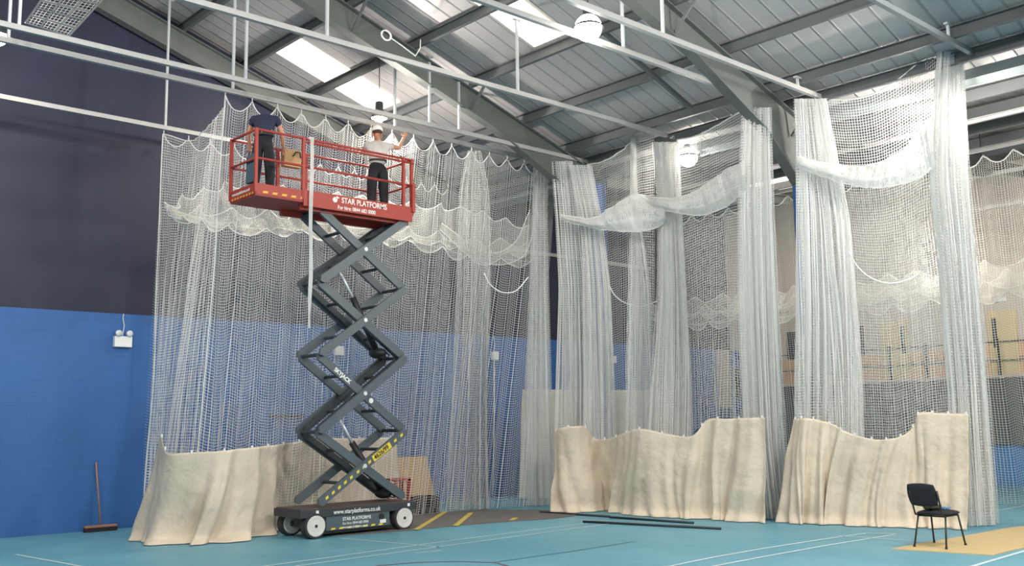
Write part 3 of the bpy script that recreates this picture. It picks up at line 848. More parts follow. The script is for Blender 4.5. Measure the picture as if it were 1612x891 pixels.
bm = B(); lathe(bm, p_, [(.01, 0), (.045, 0), (.045, .003)], 'y', 14); obj('warning_disc', bm, M['white'], armB)
# strap hanging from guard rail
st = thing('webbing_strap', (L(490, 215).x, LY0-.05, zr_top), 'long white webbing strap hanging from the red guard rail past the scissor arms', 'strap')
x = L(490, 300, LY0-.06).x
bm = B(); rows = []
for i in range(16):
    z = zr_top+.03-(zr_top+.03-L(490, 517, LY0-.06).z)*i/15
    wv = .035 if i < 14 else .02
    rows.append([bm.verts.new((x-wv+.01*math.sin(i*.8), LY0-.065, z)), bm.verts.new((x+wv+.01*math.sin(i*.8), LY0-.065+.01*math.sin(i), z))])
for a, b in zip(rows, rows[1:]): bm.faces.new((a[0], a[1], b[1], b[0]))
r_ = bmesh.ops.solidify(bm, geom=bm.faces[:], thickness=.004)
obj('strap_tape', bm, M['white'], st)
bm = B(); box(bm, (x-.035, LY0-.06, zr_top-.01), (x+.035, LY0+.03, zr_top+.035), .01); obj('strap_loop', bm, M['white'], st)
# bag on the rail
p = on_y(395, 257, LY1-.5)
bg_ = thing('tool_bag', (px0+.05, p.y, p.z), 'flat slate blue bag hanging inside the left end of the platform', 'bag')
bm = B(); box(bm, (px0+.03, LY0+.12, zr_mid-.36), (px0+.09, LY0+.4, zr_mid+.1), .02); obj('bag_body', bm, M['teal_bag'], bg_)
bm = B(); tube(bm, [(px0+.05, LY0+.15, zr_mid+.08), (px0+.02, LY0+.26, zr_mid+.16), (px0+.05, LY0+.37, zr_mid+.08)], .01, 6); obj('bag_strap', bm, M['teal_bag'], bg_)

# ================================================================== PEOPLE
def skin_mesh(name, joints, bones, material, parent, sub=2, root=None):
    me = bpy.data.meshes.new(name)
    keys = list(joints); ix = {k_: i for i, k_ in enumerate(keys)}
    me.from_pydata([joints[k_][0] for k_ in keys], [(ix[a], ix[b]) for a, b in bones], [])
    o = bpy.data.objects.new('tmp', me); COL.objects.link(o)
    md = o.modifiers.new('s', 'SKIN'); md.use_smooth_shade = True; md.branch_smoothing = .6
    for i, k_ in enumerate(keys):
        r = joints[k_][1]; r = r if isinstance(r, tuple) else (r, r)
        me.skin_vertices[0].data[i].radius = r
        me.skin_vertices[0].data[i].use_root = (k_ == (root or keys[0]))
    sm = o.modifiers.new('u', 'SUBSURF'); sm.levels = sub; sm.render_levels = sub
    dg = bpy.context.evaluated_depsgraph_get(); dg.update()
    ne = bpy.data.meshes.new_from_object(o.evaluated_get(dg))
    bpy.data.objects.remove(o)
    ne.materials.clear(); ne.name = name
    return obj(name, ne, material, parent, True)
def hand(J, Bn, wrist, dirv, side, tag_, up, curl=.5):
    """palm, four fingers of unequal length and a thumb, continuing from the wrist joint"""
    d = dirv.normalized(); lat = d.cross(up).normalized()*side; dn = -up.normalized()
    J['palm'+tag_] = (wrist+d*.06, (.036, .02)); Bn.append(('wrist'+tag_, 'palm'+tag_))
    for k, (off, ln) in enumerate(((.026, .072), (.009, .082), (-.009, .076), (-.026, .06))):
        a = wrist+d*.095+lat*off; b = a+(d*(1-curl*.4)+dn*curl*.5).normalized()*ln*.5; c = b+(d*(1-curl)+dn*curl).normalized()*ln*.5
        for nm, q_, r in (('a', a, .0105), ('b', b, .0095), ('c', c, .008)): J['f%d%s%s' % (k, nm, tag_)] = (q_, r)
        Bn += [('palm'+tag_, 'f%da%s' % (k, tag_)), ('f%da%s' % (k, tag_), 'f%db%s' % (k, tag_)), ('f%db%s' % (k, tag_), 'f%dc%s' % (k, tag_))]
    a = wrist+d*.045+lat*.04; b = a+(d+lat*.7).normalized()*.035; c = b+(d+lat*.1).normalized()*.03
    for nm, q_, r in (('ta', a, .013), ('tb', b, .011), ('tc', c, .009)): J[nm+tag_] = (q_, r)
    Bn += [('palm'+tag_, 'ta'+tag_), ('ta'+tag_, 'tb'+tag_), ('tb'+tag_, 'tc'+tag_)]
def person(base, h, face, lean, head_off, armL, armR, label, shirt, cap, sleeve=.55):
    """base: feet point; face: unit vector he looks along; armL/armR: (elbow, wrist) offsets from the shoulder in metres (side, forward, up)"""
    f = Vector(face).normalized(); s = Vector((f.y, -f.x, 0)); u = Vector((0, 0, 1)); b = Vector(base)
    k = h/1.75
    t = thing('person', b, label, 'person')
    P = lambda a_, b_, c_: b+(s*a_+f*b_+u*c_)*k
    J = {}; Bn = []
    J['pelvis'] = (P(0, 0, .95), (.13, .09))
    J['waist'] = (P(0, lean*.3, 1.10), (.115, .08)); J['chest'] = (P(0, lean*.7, 1.30), (.13, .085)); J['neckbase'] = (P(0, lean, 1.46), (.075, .07))
    J['neck'] = (P(0, lean+head_off[0]*.4, 1.52+head_off[1]*.4), .055)
    hc = P(head_off[2] if len(head_off) > 2 else 0, lean+head_off[0], 1.60+head_off[1])
    J['skull'] = (hc+u*.0, (.078, .09)); J['crown'] = (hc+u*.09*k, (.06, .075))
    Bn += [('pelvis', 'waist'), ('waist', 'chest'), ('chest', 'neckbase'), ('neckbase', 'neck'), ('neck', 'skull'), ('skull', 'crown')]
    TR = {}; TB = []; SH = {}; SB = []
    TR['pelvis'] = (P(0, 0, .97), (.185, .14)); TR['belt'] = (P(0, lean*.15, 1.08), (.175, .135)); TB.append(('pelvis', 'belt'))
    SH['belt'] = (P(0, lean*.2, .95), (.185, .145)); SH['mid'] = (P(0, lean*.4, 1.16), (.185, .135)); SH['chest'] = (P(0, lean*.72, 1.33), (.21, .145)); SH['neckbase'] = (P(0, lean, 1.455), (.09, .085))
    SB += [('chest', 'mid'), ('mid', 'belt'), ('chest', 'neckbase')]
    for sg, tg, (eo, wo) in ((-1, 'L', armL), (1, 'R', armR)):
        sh = P(sg*.19, lean*.95, 1.40); el = sh+(s*eo[0]*sg+f*eo[1]+u*eo[2])*k; wr_ = sh+(s*wo[0]*sg+f*wo[1]+u*wo[2])*k
        J['sh'+tg] = (sh, .05); J['el'+tg] = (el, .043); J['wrist'+tg] = (wr_, .028)
        Bn += [('chest', 'sh'+tg), ('sh'+tg, 'el'+tg), ('el'+tg, 'wrist'+tg)]
        SH['sh'+tg] = (sh+u*.0, .095); SH['sl'+tg] = (sh.lerp(el, sleeve), .072); SB += [('chest', 'sh'+tg), ('sh'+tg, 'sl'+tg)]
        hand(J, Bn, wr_, (wr_-el), sg, tg, (f if abs((wr_-el).normalized().z) > .7 else u))
        hp = P(sg*.09, 0, .90); kn = P(sg*.115, .03, .50); an = P(sg*.125, -.02, .09); toe = an+f*.15*k-u*.04*k
        J['hip'+tg] = (hp, .088); J['kn'+tg] = (kn, .058); J['an'+tg] = (an, .04); J['toe'+tg] = (toe, (.035, .025))
        Bn += [('pelvis', 'hip'+tg), ('hip'+tg, 'kn'+tg), ('kn'+tg, 'an'+tg), ('an'+tg, 'toe'+tg)]
        TR['hip'+tg] = (hp, .125); TR['kn'+tg] = (kn, .095); TR['an'+tg] = (an+u*.0, .072)
        TB += [('pelvis', 'hip'+tg), ('hip'+tg, 'kn'+tg), ('kn'+tg, 'an'+tg)]
    body = skin_mesh('body', J, Bn, M['skin'], t)
    skin_mesh('shirt', SH, SB, shirt, t, root='chest'); skin_mesh('trousers', TR, TB, M['trousers'], t)
    for tg in 'LR':
        an = J['an'+tg][0]; bm = B(); r = bmesh.ops.create_uvsphere(bm, u_segments=16, v_segments=10, radius=1)
        for v in r['verts']:
            c = v.co.copy(); v.co = an+f*(.06+c.x*.155)*k+s*c.y*.055*k+u*((max(c.z, -.6))*.075-.03-(.02 if c.x > .3 else 0))*k
        obj('boot', bm, M['boots'], t, True)
    # face details: nose and ears
    for nm, q_, sc in (('nose', hc+f*.115*k+u*.01, (.014, .02, .02)), ('ear', hc+s*.085*k+u*.02, (.014, .022, .032)), ('ear', hc-s*.085*k+u*.02, (.014, .022, .032))):
        bm = B(); bmesh.ops.create_uvsphere(bm, u_segments=10, v_segments=8, radius=1, matrix=Matrix.Translation(q_)@Matrix((s.to_4d(), f.to_4d(), u.to_4d(), (0, 0, 0, 1))).transposed()@Matrix.Diagonal((sc[0], sc[1], sc[2], 1)))
        obj(nm, bm, M['skin'], t, True)
    bm = B(); r = bmesh.ops.create_uvsphere(bm, u_segments=20, v_segments=12, radius=1)
    for v in list(r['verts']):
        c = v.co; v.co = hc+u*.055*k-f*.01+s*c.x*.097*k+f*c.y*.115*k+u*max(c.z, -.35 if c.y < 0 else -.1)*.115*k
    obj('hair', bm, M['hair'], t, True)
    if cap:
        bm = B(); r = bmesh.ops.create_uvsphere(bm, u_segments=20, v_segments=12, radius=1)
        for v in list(r['verts']):
            c = v.co; v.co = hc+u*.075*k+s*c.x*.108*k+f*c.y*.124*k+u*max(c.z, -.12)*.115*k
        cp = obj('cap', bm, M['cap'], t, True)
        bm = B(); poly(bm, [hc+u*.07*k+f*.1*k+s*.08*k, hc+u*.05*k+f*.2*k+s*.05*k, hc+u*.05*k+f*.2*k-s*.05*k, hc+u*.07*k+f*.1*k-s*.08*k], .008); obj('cap_peak', bm, M['cap'], cp)
    bm = B(); q_ = TR['belt'][0]
    lathe(bm, q_-u*.02, [(.16*k, 0), (.165*k, .0), (.165*k, .035), (.16*k, .035)], 'z', 24)
    for v in bm.verts:
        rel = v.co-q_; rel = s*rel.dot(s)+f*rel.dot(f)*.76+u*rel.dot(u); v.co = q_+rel
    obj('belt', bm, M['boots'], t)
    return t
zd_ = zp_bot+.06
back = (math.cos(YAW+.1), math.sin(YAW+.1), 0)
pl = on_y(413, 250, 14.52)
person((pl.x, 14.5, zd_), 1.76, back, .16, (.22, -.30), ((.09, .06, -.26), (.08, .18, -.44)), ((.09, .05, -.26), (.09, .18, -.42)), 'person in a navy shirt and black trousers bending forward, head hidden', M['navy_shirt'], False)
pr = on_y(595, 290, 14.6)
person((pr.x, 14.6, zd_), 1.72, (math.cos(YAW+.35), math.sin(YAW+.35), 0), .06, (.03, .0), ((.02, .26, -.04), (-.1, .46, .08)), ((.25, .12, .0), (.36, .22, .22)), 'person in a white cap and pale T-shirt reaching up to hook the net', M['white_shirt'], True)

# ================================================================== NETS
def hooks(pts, n, parent):
    """short hook cords from the scallop tips up to the rail"""
    nu = pts.shape[1]
    for i in range(n+1):
        p_ = Vector(pts[0][min(int(round(i*(nu-1)/n)), nu-1)])
        bm = B(); tube(bm, [p_+Vector((0, 0, -.02)), p_+Vector((0, 0, .06))], .008, 5); obj('hook', bm, M['cord'], parent)
def net(name_label, cat='net', name='sports_net', **kw):
    pass
def Z(p_, z): p_ = Vector(p_); return Vector((p_.x, p_.y, z))
ZT = RZ-.09
# 1. long side net under the paired rails, behind the lift
xa = hx(354, 162, YR['F'])
t = thing('side_net', (11, 15.3, 0), 'long white net hung in scallops behind the scissor lift', 'net')
top = [(xa, YR['F'], ZT), (11, YR['F'], ZT), (15.1, YR['F'], ZT)]
mid = [(xa-.05, 15.2, 5.6), (11, 15.25, 5.6), (15.0, 15.2, 5.6)]
bot = [(xa-.2, 15.45, .02), (10.5, 15.75, .02), (12.9, 16.1, .02), (14.6, 15.6, .02)]
o, pts = sheet('mesh', [top, mid, bot], M['net'], t, 520, 70, 1.35, 1.0, .06, .05, 26, 1, (.25, 1.1), (16, .24, .35), tight=.025)
cord(pts[0][::4], .011, t); hooks(pts, 16, t)
cord(pts[:, 0], .01, t)
# 2. end net at the left between the wall rail and the side net
xg = hx(258, 217, YR['G'])
t = thing('end_net', (7.4, 16.5, 0), 'white net closing the left end of the cage above the canvas skirt', 'net')
tl = [on_x(355, 166, xa), on_x(338, 188, 7.55), on_x(322, 205, 7.55), on_x(300, 222, 7.55), on_x(258, 217, xg)]
top = [tl[0], tl[1], tl[2], tl[3], Vector((xg, YR['G'], ZT-.03))]
md = [(xa-.05, 15.2, 4.6), (7.3, 16.4, 4.6), (xg-.05, 17.8, 4.6)]
bot = [(xa-.3, 15.5, .02), (6.9, 16.5, .02), (xg-.1, 17.75, .02)]
o, pts = sheet('mesh', [top, md, bot], M['net'], t, 240, 60, 1.9, 1.0, .07, .06, 12, 2, (.2, 1.1), tight=.03)
cord(pts[0][::4], .011, t); cord(pts[:, -1], .012, t)
# 3. net under the wall rail
t = thing('side_net', (10, 17.8, 0), 'net hanging from the low wall rail against the navy and blue wall', 'net')
top = [(xg, YR['G'], ZT-.02), (12, YR['G'], ZT-.02), (14.2, YR['G'], ZT-.02)]
bot = [(xg-.1, 17.9, .02), (12, 17.9, .02), (14.2, 17.7, .02)]
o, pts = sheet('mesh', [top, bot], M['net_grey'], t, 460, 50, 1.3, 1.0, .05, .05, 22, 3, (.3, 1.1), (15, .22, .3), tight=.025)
cord(pts[0][::4], .01, t); hooks(pts, 15, t)
# 4. roof net of the cage let down and gathered in scalloped swags
t = thing('roof_net', (11, 15.8, 5), 'gathered roof net sagging in overlapping scallops behind the red platform', 'net')
def band(tp, bt, w0, w1, nsc, dep, seed, g=2.2):
    A_ = [at(px, py, w0+(w1-w0)*i/(len(tp)-1)) for i, (px, py) in enumerate(tp)]
    B_ = [at(px, py, w0+(w1-w0)*i/(len(bt)-1)) for i, (px, py) in enumerate(bt)]
    o, pts = sheet('mesh', [A_, B_], M['net_fold'], t, 360, 16, 1.6, g, .06, .06, nsc, seed, (1, 1), (nsc, dep, 1.0), tight=.04)
    # scalloped lower edge cords
    cord(pts[-2][::3], .010, t, M['cord']); cord(pts[0][::3], .011, t)
wF = depth((8, 15.5, 5)); wF2 = depth((14.8, 15.5, 5))
band([(262, 318), (300, 303), (350, 286), (420, 288), (520, 300), (640, 314), (742, 326), (830, 352)], [(262, 325), (300, 340), (350, 350), (420, 356), (520, 362), (640, 372), (742, 392), (830, 400)], wF, wF2, 15, .16, 4)
band([(262, 319), (310, 322), (370, 326), (450, 330), (560, 345), (660, 358), (750, 372), (835, 375)], [(262, 326), (310, 342), (370, 356), (450, 360), (560, 370), (660, 382), (750, 404), (835, 410)], wF+.15, wF2+.2, 11, .2, 5, 2.6)
t2_ = t
t = thing('roof_net', (14.4, 15.8, 4.6), 'loose net bundle drooping to the first gathered column', 'net')
band([(690, 352), (740, 385), (780, 396), (815, 378), (838, 330)], [(690, 362), (735, 405), (785, 416), (825, 402), (842, 362)], depth((13, 15.6, 5)), depth((15.0, 15.4, 5)), 1, .02, 6, 4)
loop = [at(762, 430, 19.6), at(772, 448, 19.6), at(790, 460, 19.6), at(812, 458, 19.7), at(832, 436, 19.7)]
cord(resample([tuple(p_) for p_ in loop], 20), .012, t)

# gathered vertical columns of net
def column(label, rows, w0, gather=9, nu=110, nv=60, fold=.07, lat=.05, nf=9, seed=0, m_='net_gather', layers=2, sw=None):
    """rows: (x_left, x_right, y, depth) from top to bottom"""
    top = rows[0]; b_ = rows[-1]
    c = at((b_[0]+b_[1])/2, b_[2], b_[3])
    t = thing('gathered_net', (c.x, c.y, 0), label, 'net')
    for l_ in range(layers):
        lines = []
        for (x0_, x1_, y, dd) in rows:
            a, b = at(x0_, y, dd+l_*.12), at(x1_, y, dd+l_*.12+.05)
            lines.append([a, a.lerp(b, .33), a.lerp(b, .67), b])
        o, pts = sheet('mesh', lines, M[m_], t, nu, nv, gather, 1.0, fold, lat, nf, seed+l_*3.7, (.6, 1.2), tight=.05)
        for v in o.data.vertices:
            if v.co.z < .012: v.co.z = .012
    return t
def fw(px, py): return depth(on_z(px, py))
def rw(px, py, z=RZ): return depth(on_z(px, py, z))
column('slim gathered net column at the far end of the paired rails', [(838, 861, 262, 21.7), (836, 860, 340, 21.5), (834, 862, 450, 21.3), (828, 866, 620, 21.0), (826, 874, 796, fw(850, 797))], 0, 12, 90, 50, .05, .04, 7, 11)
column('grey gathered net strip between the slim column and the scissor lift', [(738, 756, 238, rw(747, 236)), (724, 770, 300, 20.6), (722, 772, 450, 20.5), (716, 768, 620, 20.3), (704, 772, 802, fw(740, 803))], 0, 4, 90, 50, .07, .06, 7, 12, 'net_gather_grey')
column('twin gathered strands slanting down from the paired rails to the cream canvas', [(870, 900, 254, 20.9), (876, 910, 340, 20.9), (882, 918, 450, 20.9), (878, 924, 600, 20.9), (876, 925, 712, 20.8)], 0, 9, 110, 50, .05, .05, 9, 13)
column('broad gathered strands right of the slanting pair above the cream canvas', [(896, 930, 260, 20.7), (915, 948, 360, 20.7), (920, 958, 450, 20.6), (922, 964, 600, 20.6), (922, 966, 712, 20.4)], 0, 10, 110, 50, .05, .05, 9, 14)
column('middle gathered net column with its top below the angled roof strut', [(1028, 1068, 224, 19.7), (1038, 1072, 330, 19.5), (1038, 1078, 450, 19.3), (1028, 1086, 600, 19.1), (1024, 1088, 705, 19.0)], 0, 11, 110, 50, .07, .06, 9, 15, layers=3)
column('narrow straight net strip left of the middle column', [(994, 1000, 206, 20.4), (994, 1002, 303, 20.3), (992, 1022, 450, 20.1), (985, 1030, 695, 19.8)], 0, 7, 60, 40, .05, .04, 5, 16)
column('wide white net column hanging from the blue column haunch to the floor', [(1170, 1212, 170, 17.2), (1166, 1214, 260, 17.2), (1165, 1216, 340, 17.25), (1168, 1222, 500, 17.4), (1176, 1232, 700, 17.55), (1186, 1248, 818, fw(1215, 818))], 0, 12, 130, 60, .08, .06, 10, 17, layers=3)
column('gathered net column beside the blue post over the right cream canvas', [(1252, 1298, 156, 17.0), (1255, 1318, 260, 17.0), (1256, 1334, 340, 17.0), (1258, 1346, 500, 17.05), (1256, 1352, 600, 17.1), (1256, 1354, 700, 17.05)], 0, 8, 150, 60, .07, .06, 12, 18, layers=3)
column('brightest white net column hanging under the dark rail at the right', [(1478, 1514, 82, 15.75), (1470, 1518, 180, 15.75), (1466, 1524, 280, 15.75), (1480, 1536, 420, 15.9), (1495, 1550, 600, 16.05), (1508, 1566, 829, fw(1540, 829))], 0, 13, 150, 70, .07, .06, 12, 19, layers=3)

# spans of net between the columns, sagging top edges, swagged bundles
def span(label, tp, bt, wa, wb, gather=1.15, fold=.03, seed=0, m_='net_span', midl=None, lat=.02, nf=6, nu=160, nv=50, drop=None):
    t = thing('end_net', at(*bt[len(bt)//2], (wa+wb)/2), label, 'net')
    f_ = lambda pl_, dw: [at(px, py, wa+(wb-wa)*i/(len(pl_)-1)+dw) for i, (px, py) in enumerate(pl_)]
    ls = [f_(tp, 0)]
    if midl: ls.append(f_(midl, .05))
    ls.append(f_(bt, -.3 if drop is None else drop))
    o, pts = sheet('mesh', ls, M[m_], t, nu, nv, gather, 1, fold, lat, nf, seed, (.3, 1.2), tight=0)
    cord(pts[0][::4], .016, t)
    return t
span('square mesh net sagging between the right gathered columns', [(1298, 156), (1330, 157), (1370, 150), (1410, 128), (1450, 95), (1478, 72)], [(1345, 690), (1380, 690), (1410, 690), (1440, 680), (1470, 670), (1510, 665)], 17.45, 15.85, 1.0, .02, 21, nu=200, nv=90, lat=0, drop=.35, midl=[(1336, 396), (1365, 400), (1395, 400), (1425, 395), (1455, 385), (1485, 380)])
span('net sagging from the paired rails towards the narrow net strip', [(925, 259), (950, 254), (980, 236), (1005, 214), (1030, 204)], [(960, 690), (975, 688), (990, 682), (1005, 678), (1030, 700)], 21.4, 20.1, 1.3, .04, 22, drop=0)
span('net sagging between the middle column and the wide white column', [(1066, 220), (1090, 216), (1115, 205), (1145, 188), (1172, 172)], [(1085, 690), (1105, 668), (1125, 660), (1150, 658), (1178, 672)], 19.5, 17.4, 1.2, .04, 23, drop=.3)
def swag(label, tp, bt, wa, wb, seed, g=7, m_='net_roll', layers=3, rad=.16, edge=True):
    t = thing('net_bundle', at(*bt[len(bt)//2], (wa+wb)/2), label, 'net')
    n_ = len(tp)
    for l_ in range(layers):
        ls = []
        for q_, fr in ((0, 0), (1, .33), (2, .67), (3, 1)):
            bul = -rad*math.sin(math.pi*fr)+l_*.05
            ls.append([at(tp[i][0]+(bt[i][0]-tp[i][0])*fr, tp[i][1]+(bt[i][1]-tp[i][1])*fr, wa+(wb-wa)*i/(n_-1)+bul) for i in range(n_)])
        o, pts = sheet('mesh', ls, M[m_], t, 110, 26, 1.3, g, .035, .03, 7, seed+l_*2.1, (1, 1))
        if l_ == 0:
            if edge: cord(pts[0][::4], .012, t)
            cord(pts[-1][::4], .010, t)
    return t
swag('white rolled net bundle sagging between the right gathered columns', [(1256, 246), (1290, 256), (1333, 262), (1370, 260), (1400, 249), (1435, 222), (1466, 186)], [(1258, 262), (1290, 276), (1325, 288), (1373, 296), (1410, 292), (1445, 281), (1470, 262)], 17.0, 15.55, 31)
swag('rolled net bundle sagging from the slanting strands to the narrow strip', [(882, 337), (905, 342), (935, 343), (965, 325), (998, 306), (1030, 318), (1045, 330)], [(884, 343), (905, 352), (940, 360), (975, 364), (1005, 365), (1030, 360), (1048, 350)], 20.7, 19.3, 32)
swag('rolled net bundle sagging from the narrow strip to the wide white column', [(998, 305), (1030, 310), (1065, 312), (1100, 298), (1140, 270), (1172, 254)], [(1000, 314), (1035, 328), (1070, 336), (1110, 338), (1148, 322), (1174, 300)], 20.1, 17.15, 33)
# fine cords looping below the bundles
def loopcord(label, pl_, w_, r=.013):
    P_ = resample([tuple(at(px, py, w_)) for px, py in pl_], 30)
    bm = B(); tube(bm, [Vector(p_) for p_ in P_], r, 6); o = obj('loose_cord', bm, M['cord'], None, True)
    return tag(o, label, 'cord')
loopcord('white cord looping low across the net at the slanting strands', [(959, 449), (968, 465), (985, 477), (1010, 482), (1035, 474)], 20.4)
loopcord('white cord looping across the net beside the right gathered column', [(1336, 396), (1350, 420), (1372, 438), (1400, 446), (1430, 440), (1458, 425)], 16.4)

# far nets over the annex
t = thing('far_net', (20.5, 10, 0), 'far net hanging in scallops from the lower cross rail beyond the columns', 'net')
yA, yB = 4.5, 17
top = [(X2, yA, zA-.1), (X2, 11, zA-.1), (X2, yB, zA-.1)]
bot = [(X2+.6, yA, .02), (X2+.6, 11, .02), (X2+.6, yB, .02)]
o, pts = sheet('mesh', [top, bot], M['net_warm'], t, 460, 60, 1.1, 1.0, .05, .04, 24, 41, (.3, 1.1), (22, .22, .3), tight=.02)
cord(pts[0][::3], .014, t, M['cord'])
def farband(label, tpz, btz, seed, x_, n_=22, y0=4.5, y1=17, dep=.2, g=2.4, mm='net_fold'):
    t = thing('roof_net', (x_, 10, tpz), label, 'net')
    A_ = [(x_, y0, tpz), (x_, (y0+y1)/2, tpz-.05), (x_, y1, tpz)]; B_ = [(x_, y0, btz), (x_, (y0+y1)/2, btz-.08), (x_, y1, btz)]
    o, pts = sheet('mesh', [A_, B_], M[mm], t, 420, 16, 1.6, g, .06, .08, n_, seed, (1, 1), (n_, dep, 1.0), tight=.06)
    cord(pts[0][::3], .012, t); cord(pts[-2][::3], .012, t); cord(pts[8][::3], .008, t)
zf1 = on_x(1560, 405, X2+.4).z; zf2 = on_x(1560, 440, X2+.4).z
farband('upper scalloped swag of gathered net in the far bay', zf1, zf2, 42, X2+.35, 17)
farband('lower scalloped swag of gathered net in the far bay', zf2+.25, zf2-.2, 43, X2+.55, 15, dep=.25)

# ================================================================== CANVAS SKIRTS
def canvas(label, cols, m_='canvas', nf=12, fold=.07, lean=.012, seed=0, nu=220, nv=40, flare=.16, eyelets=True):
    """cols: (x_top, y_top, x_foot, y_foot) image positions of the canvas edge; feet rest on the floor"""
    t = thing('canvas_skirt', on_z(*cols[len(cols)//2][2:]), label, 'canvas sheet')
    ft = [on_z(c[2], c[3]) for c in cols]
    tp = [at(c[0], c[1], depth(f_)*(1+lean)) for c, f_ in zip(cols, ft)]
    ls = [tp]
    for fr in (.35, .7, .93):
        row = []
        for a, b in zip(tp, ft):
            back_ = (b-Vector((0, 0, 0)))
            outd = (Vector((EYEP[0], EYEP[1], 0))-b); outd.z = 0; outd.normalize()
            b2 = b-outd*flare
            p_ = a.lerp(b2, fr); p_.z = a.z*(1-fr)
            row.append(p_)
        ls.append(row)
    ls.append([b+Vector((0, 0, .012)) for b in ft])
    o, pts = sheet('cloth', ls, M[m_], t, nu, nv, 1, 1, fold, fold*.6, nf, seed, (.25, 1.5), calm=.6)
    for v in o.data.vertices:
        z = v.co.z+org(t).z
        if z < .012: v.co.z = .012-org(t).z
    sd = o.modifiers.new('thickness', 'SOLIDIFY'); sd.thickness = .006
    if eyelets:
        for i in range(4, nu, nu//13):
            p_ = Vector(pts[0][i]); bm = B(); box(bm, p_+Vector((-.013, -.013, -.02)), p_+Vector((.013, .013, .035)), .004); obj('tie', bm, M['white'], t)
    return t
canvas('long cream canvas skirt behind the scissor lift, spreading over the floor', [(252, 682, 212, 851), (258, 705, 230, 857), (268, 714, 262, 858), (300, 712, 310, 858), (345, 710, 350, 856), (400, 704, 388, 849), (450, 698, 432, 838), (505, 690, 490, 826), (560, 690, 560, 816), (624, 688, 628, 806)], nf=8, fold=.11, seed=51, flare=.22)
canvas('pale canvas sheet standing behind the first gathered column', [(823, 613, 816, 786), (860, 613, 858, 786), (900, 614, 896, 786), (964, 614, 962, 787), (1002, 614, 1002, 786), (1040, 614, 1040, 785)], 'canvas_white', 5, .05, seed=52, eyelets=False, flare=.02)
canvas('middle cream canvas skirt with a dipping top edge below the gathered nets', [(873, 678, 866, 806), (886, 673, 893, 808), (905, 671, 915, 808), (922, 672, 938, 806), (936, 690, 952, 804), (960, 690, 968, 808), (985, 680, 990, 812), (1010, 675, 1018, 815), (1050, 683, 1050, 816), (1090, 686, 1085, 818), (1112, 661, 1110, 818), (1150, 659, 1140, 821), (1202, 657, 1196, 825)], nf=8, fold=.10, seed=53, nu=320)
canvas('right cream canvas skirt with a deep dip behind the black chair', [(1250, 660, 1228, 823), (1266, 658, 1252, 826), (1285, 660, 1275, 826), (1310, 668, 1310, 827), (1340, 682, 1345, 829), (1372, 691, 1375, 830), (1400, 691, 1402, 831), (1425, 684, 1425, 831), (1440, 668, 1440, 831), (1446, 650, 1458, 832), (1480, 650, 1484, 833), (1524, 652, 1520, 835)], nf=8, fold=.10, seed=54, nu=320)

# ================================================================== FLOOR OBJECTS
# chair
ct = thing('stacking_chair', (13.7, 6.42, 0), 'black padded stacking chair standing alone on the tan mat', 'chair')
cX0, cX1, cY0, cY1, zs = 13.44, 13.98, 6.2, 6.64, .46
cx_ = (cX0+cX1)/2
for (x, y, xt) in ((cX0-.03, cY0, cX0+.08), (cX0-.03, cY1, cX0+.08), (cX1+.02, cY0, cX1-.08), (cX1+.02, cY1, cX1-.08)):
    yi = y+(.03 if y == cY0 else -.03)
    bm = B(); tube(bm, [(x, y, .014), (xt, yi, zs-.03)], .0125, 10); lg = obj('leg', bm, M['frame_black'], ct, True)
    bm = B(); lathe(bm, (x, y, .008), [(.016, 0), (.018, .0), (.016, .03)], 'z', 10); obj('foot_cap', bm, M['black'], lg)
for y in (cY0+.03, cY1-.03):
    bm = B(); tube(bm, [(cX1-.08, y, zs-.03), (cX0+.1, y, zs-.03), (cX0+.0, y, zs-.01), (cX0-.04, y, zs+.08), (cX0-.12, y, zs+.32)], .0125, 10); obj('side_frame', bm, M['frame_black'], ct, True)
for x in (cX1-.1, cX0+.1):
    bm = B(); tube(bm, [(x, cY0+.03, zs-.035), (x, cY1-.03, zs-.035)], .011, 8); obj('cross_bar', bm, M['frame_black'], ct, True)
def pad(nm, c, dims, rot, rad=.3, bulge=.02):
    bm = B(); n_ = 14
    def sq(u_, v_):   # superellipse
        return u_*math.sqrt(1-.45*v_*v_*rad*1.6), v_*math.sqrt(1-.45*u_*u_*rad*1.6)
    grids = []
    for sgn in (1, -1):
        g = [[None]*(n_+1) for _ in range(n_+1)]
        for i in range(n_+1):
            for j in range(n_+1):
                u_, v_ = -1+2*i/n_, -1+2*j/n_
                a_, b_ = sq(u_, v_)
                edge = max(abs(u_), abs(v_))
                h_ = dims[2]/2*(1-edge**6*.75)+bulge*(1-edge**2)*(1 if sgn > 0 else .2)
                g[i][j] = bm.verts.new(Vector((a_*dims[0]/2, b_*dims[1]/2, sgn*h_)))
        for i in range(n_):
            for j in range(n_):
                f_ = (g[i][j], g[i+1][j], g[i+1][j+1], g[i][j+1]); bm.faces.new(f_ if sgn > 0 else f_[::-1])
        grids.append(g)
    g0, g1 = grids
    rim = [(i, 0) for i in range(n_)]+[(n_, j) for j in range(n_)]+[(n_-i, n_) for i in range(n_)]+[(0, n_-j) for j in range(n_)]
    for a_, b_ in zip(rim, rim[1:]+rim[:1]):
        bm.faces.new((g0[b_[0]][b_[1]], g0[a_[0]][a_[1]], g1[a_[0]][a_[1]], g1[b_[0]][b_[1]]))
    bmesh.ops.recalc_face_normals(bm, faces=bm.faces)
    bmesh.ops.transform(bm, matrix=Matrix.Translation(c)@rot, verts=bm.verts)
    return obj(nm, bm, M['blackcloth'], ct, True)
pad('seat', Vector((cx_+.01, 6.42, zs)), (.47, .47, .05), Matrix.Identity(4))
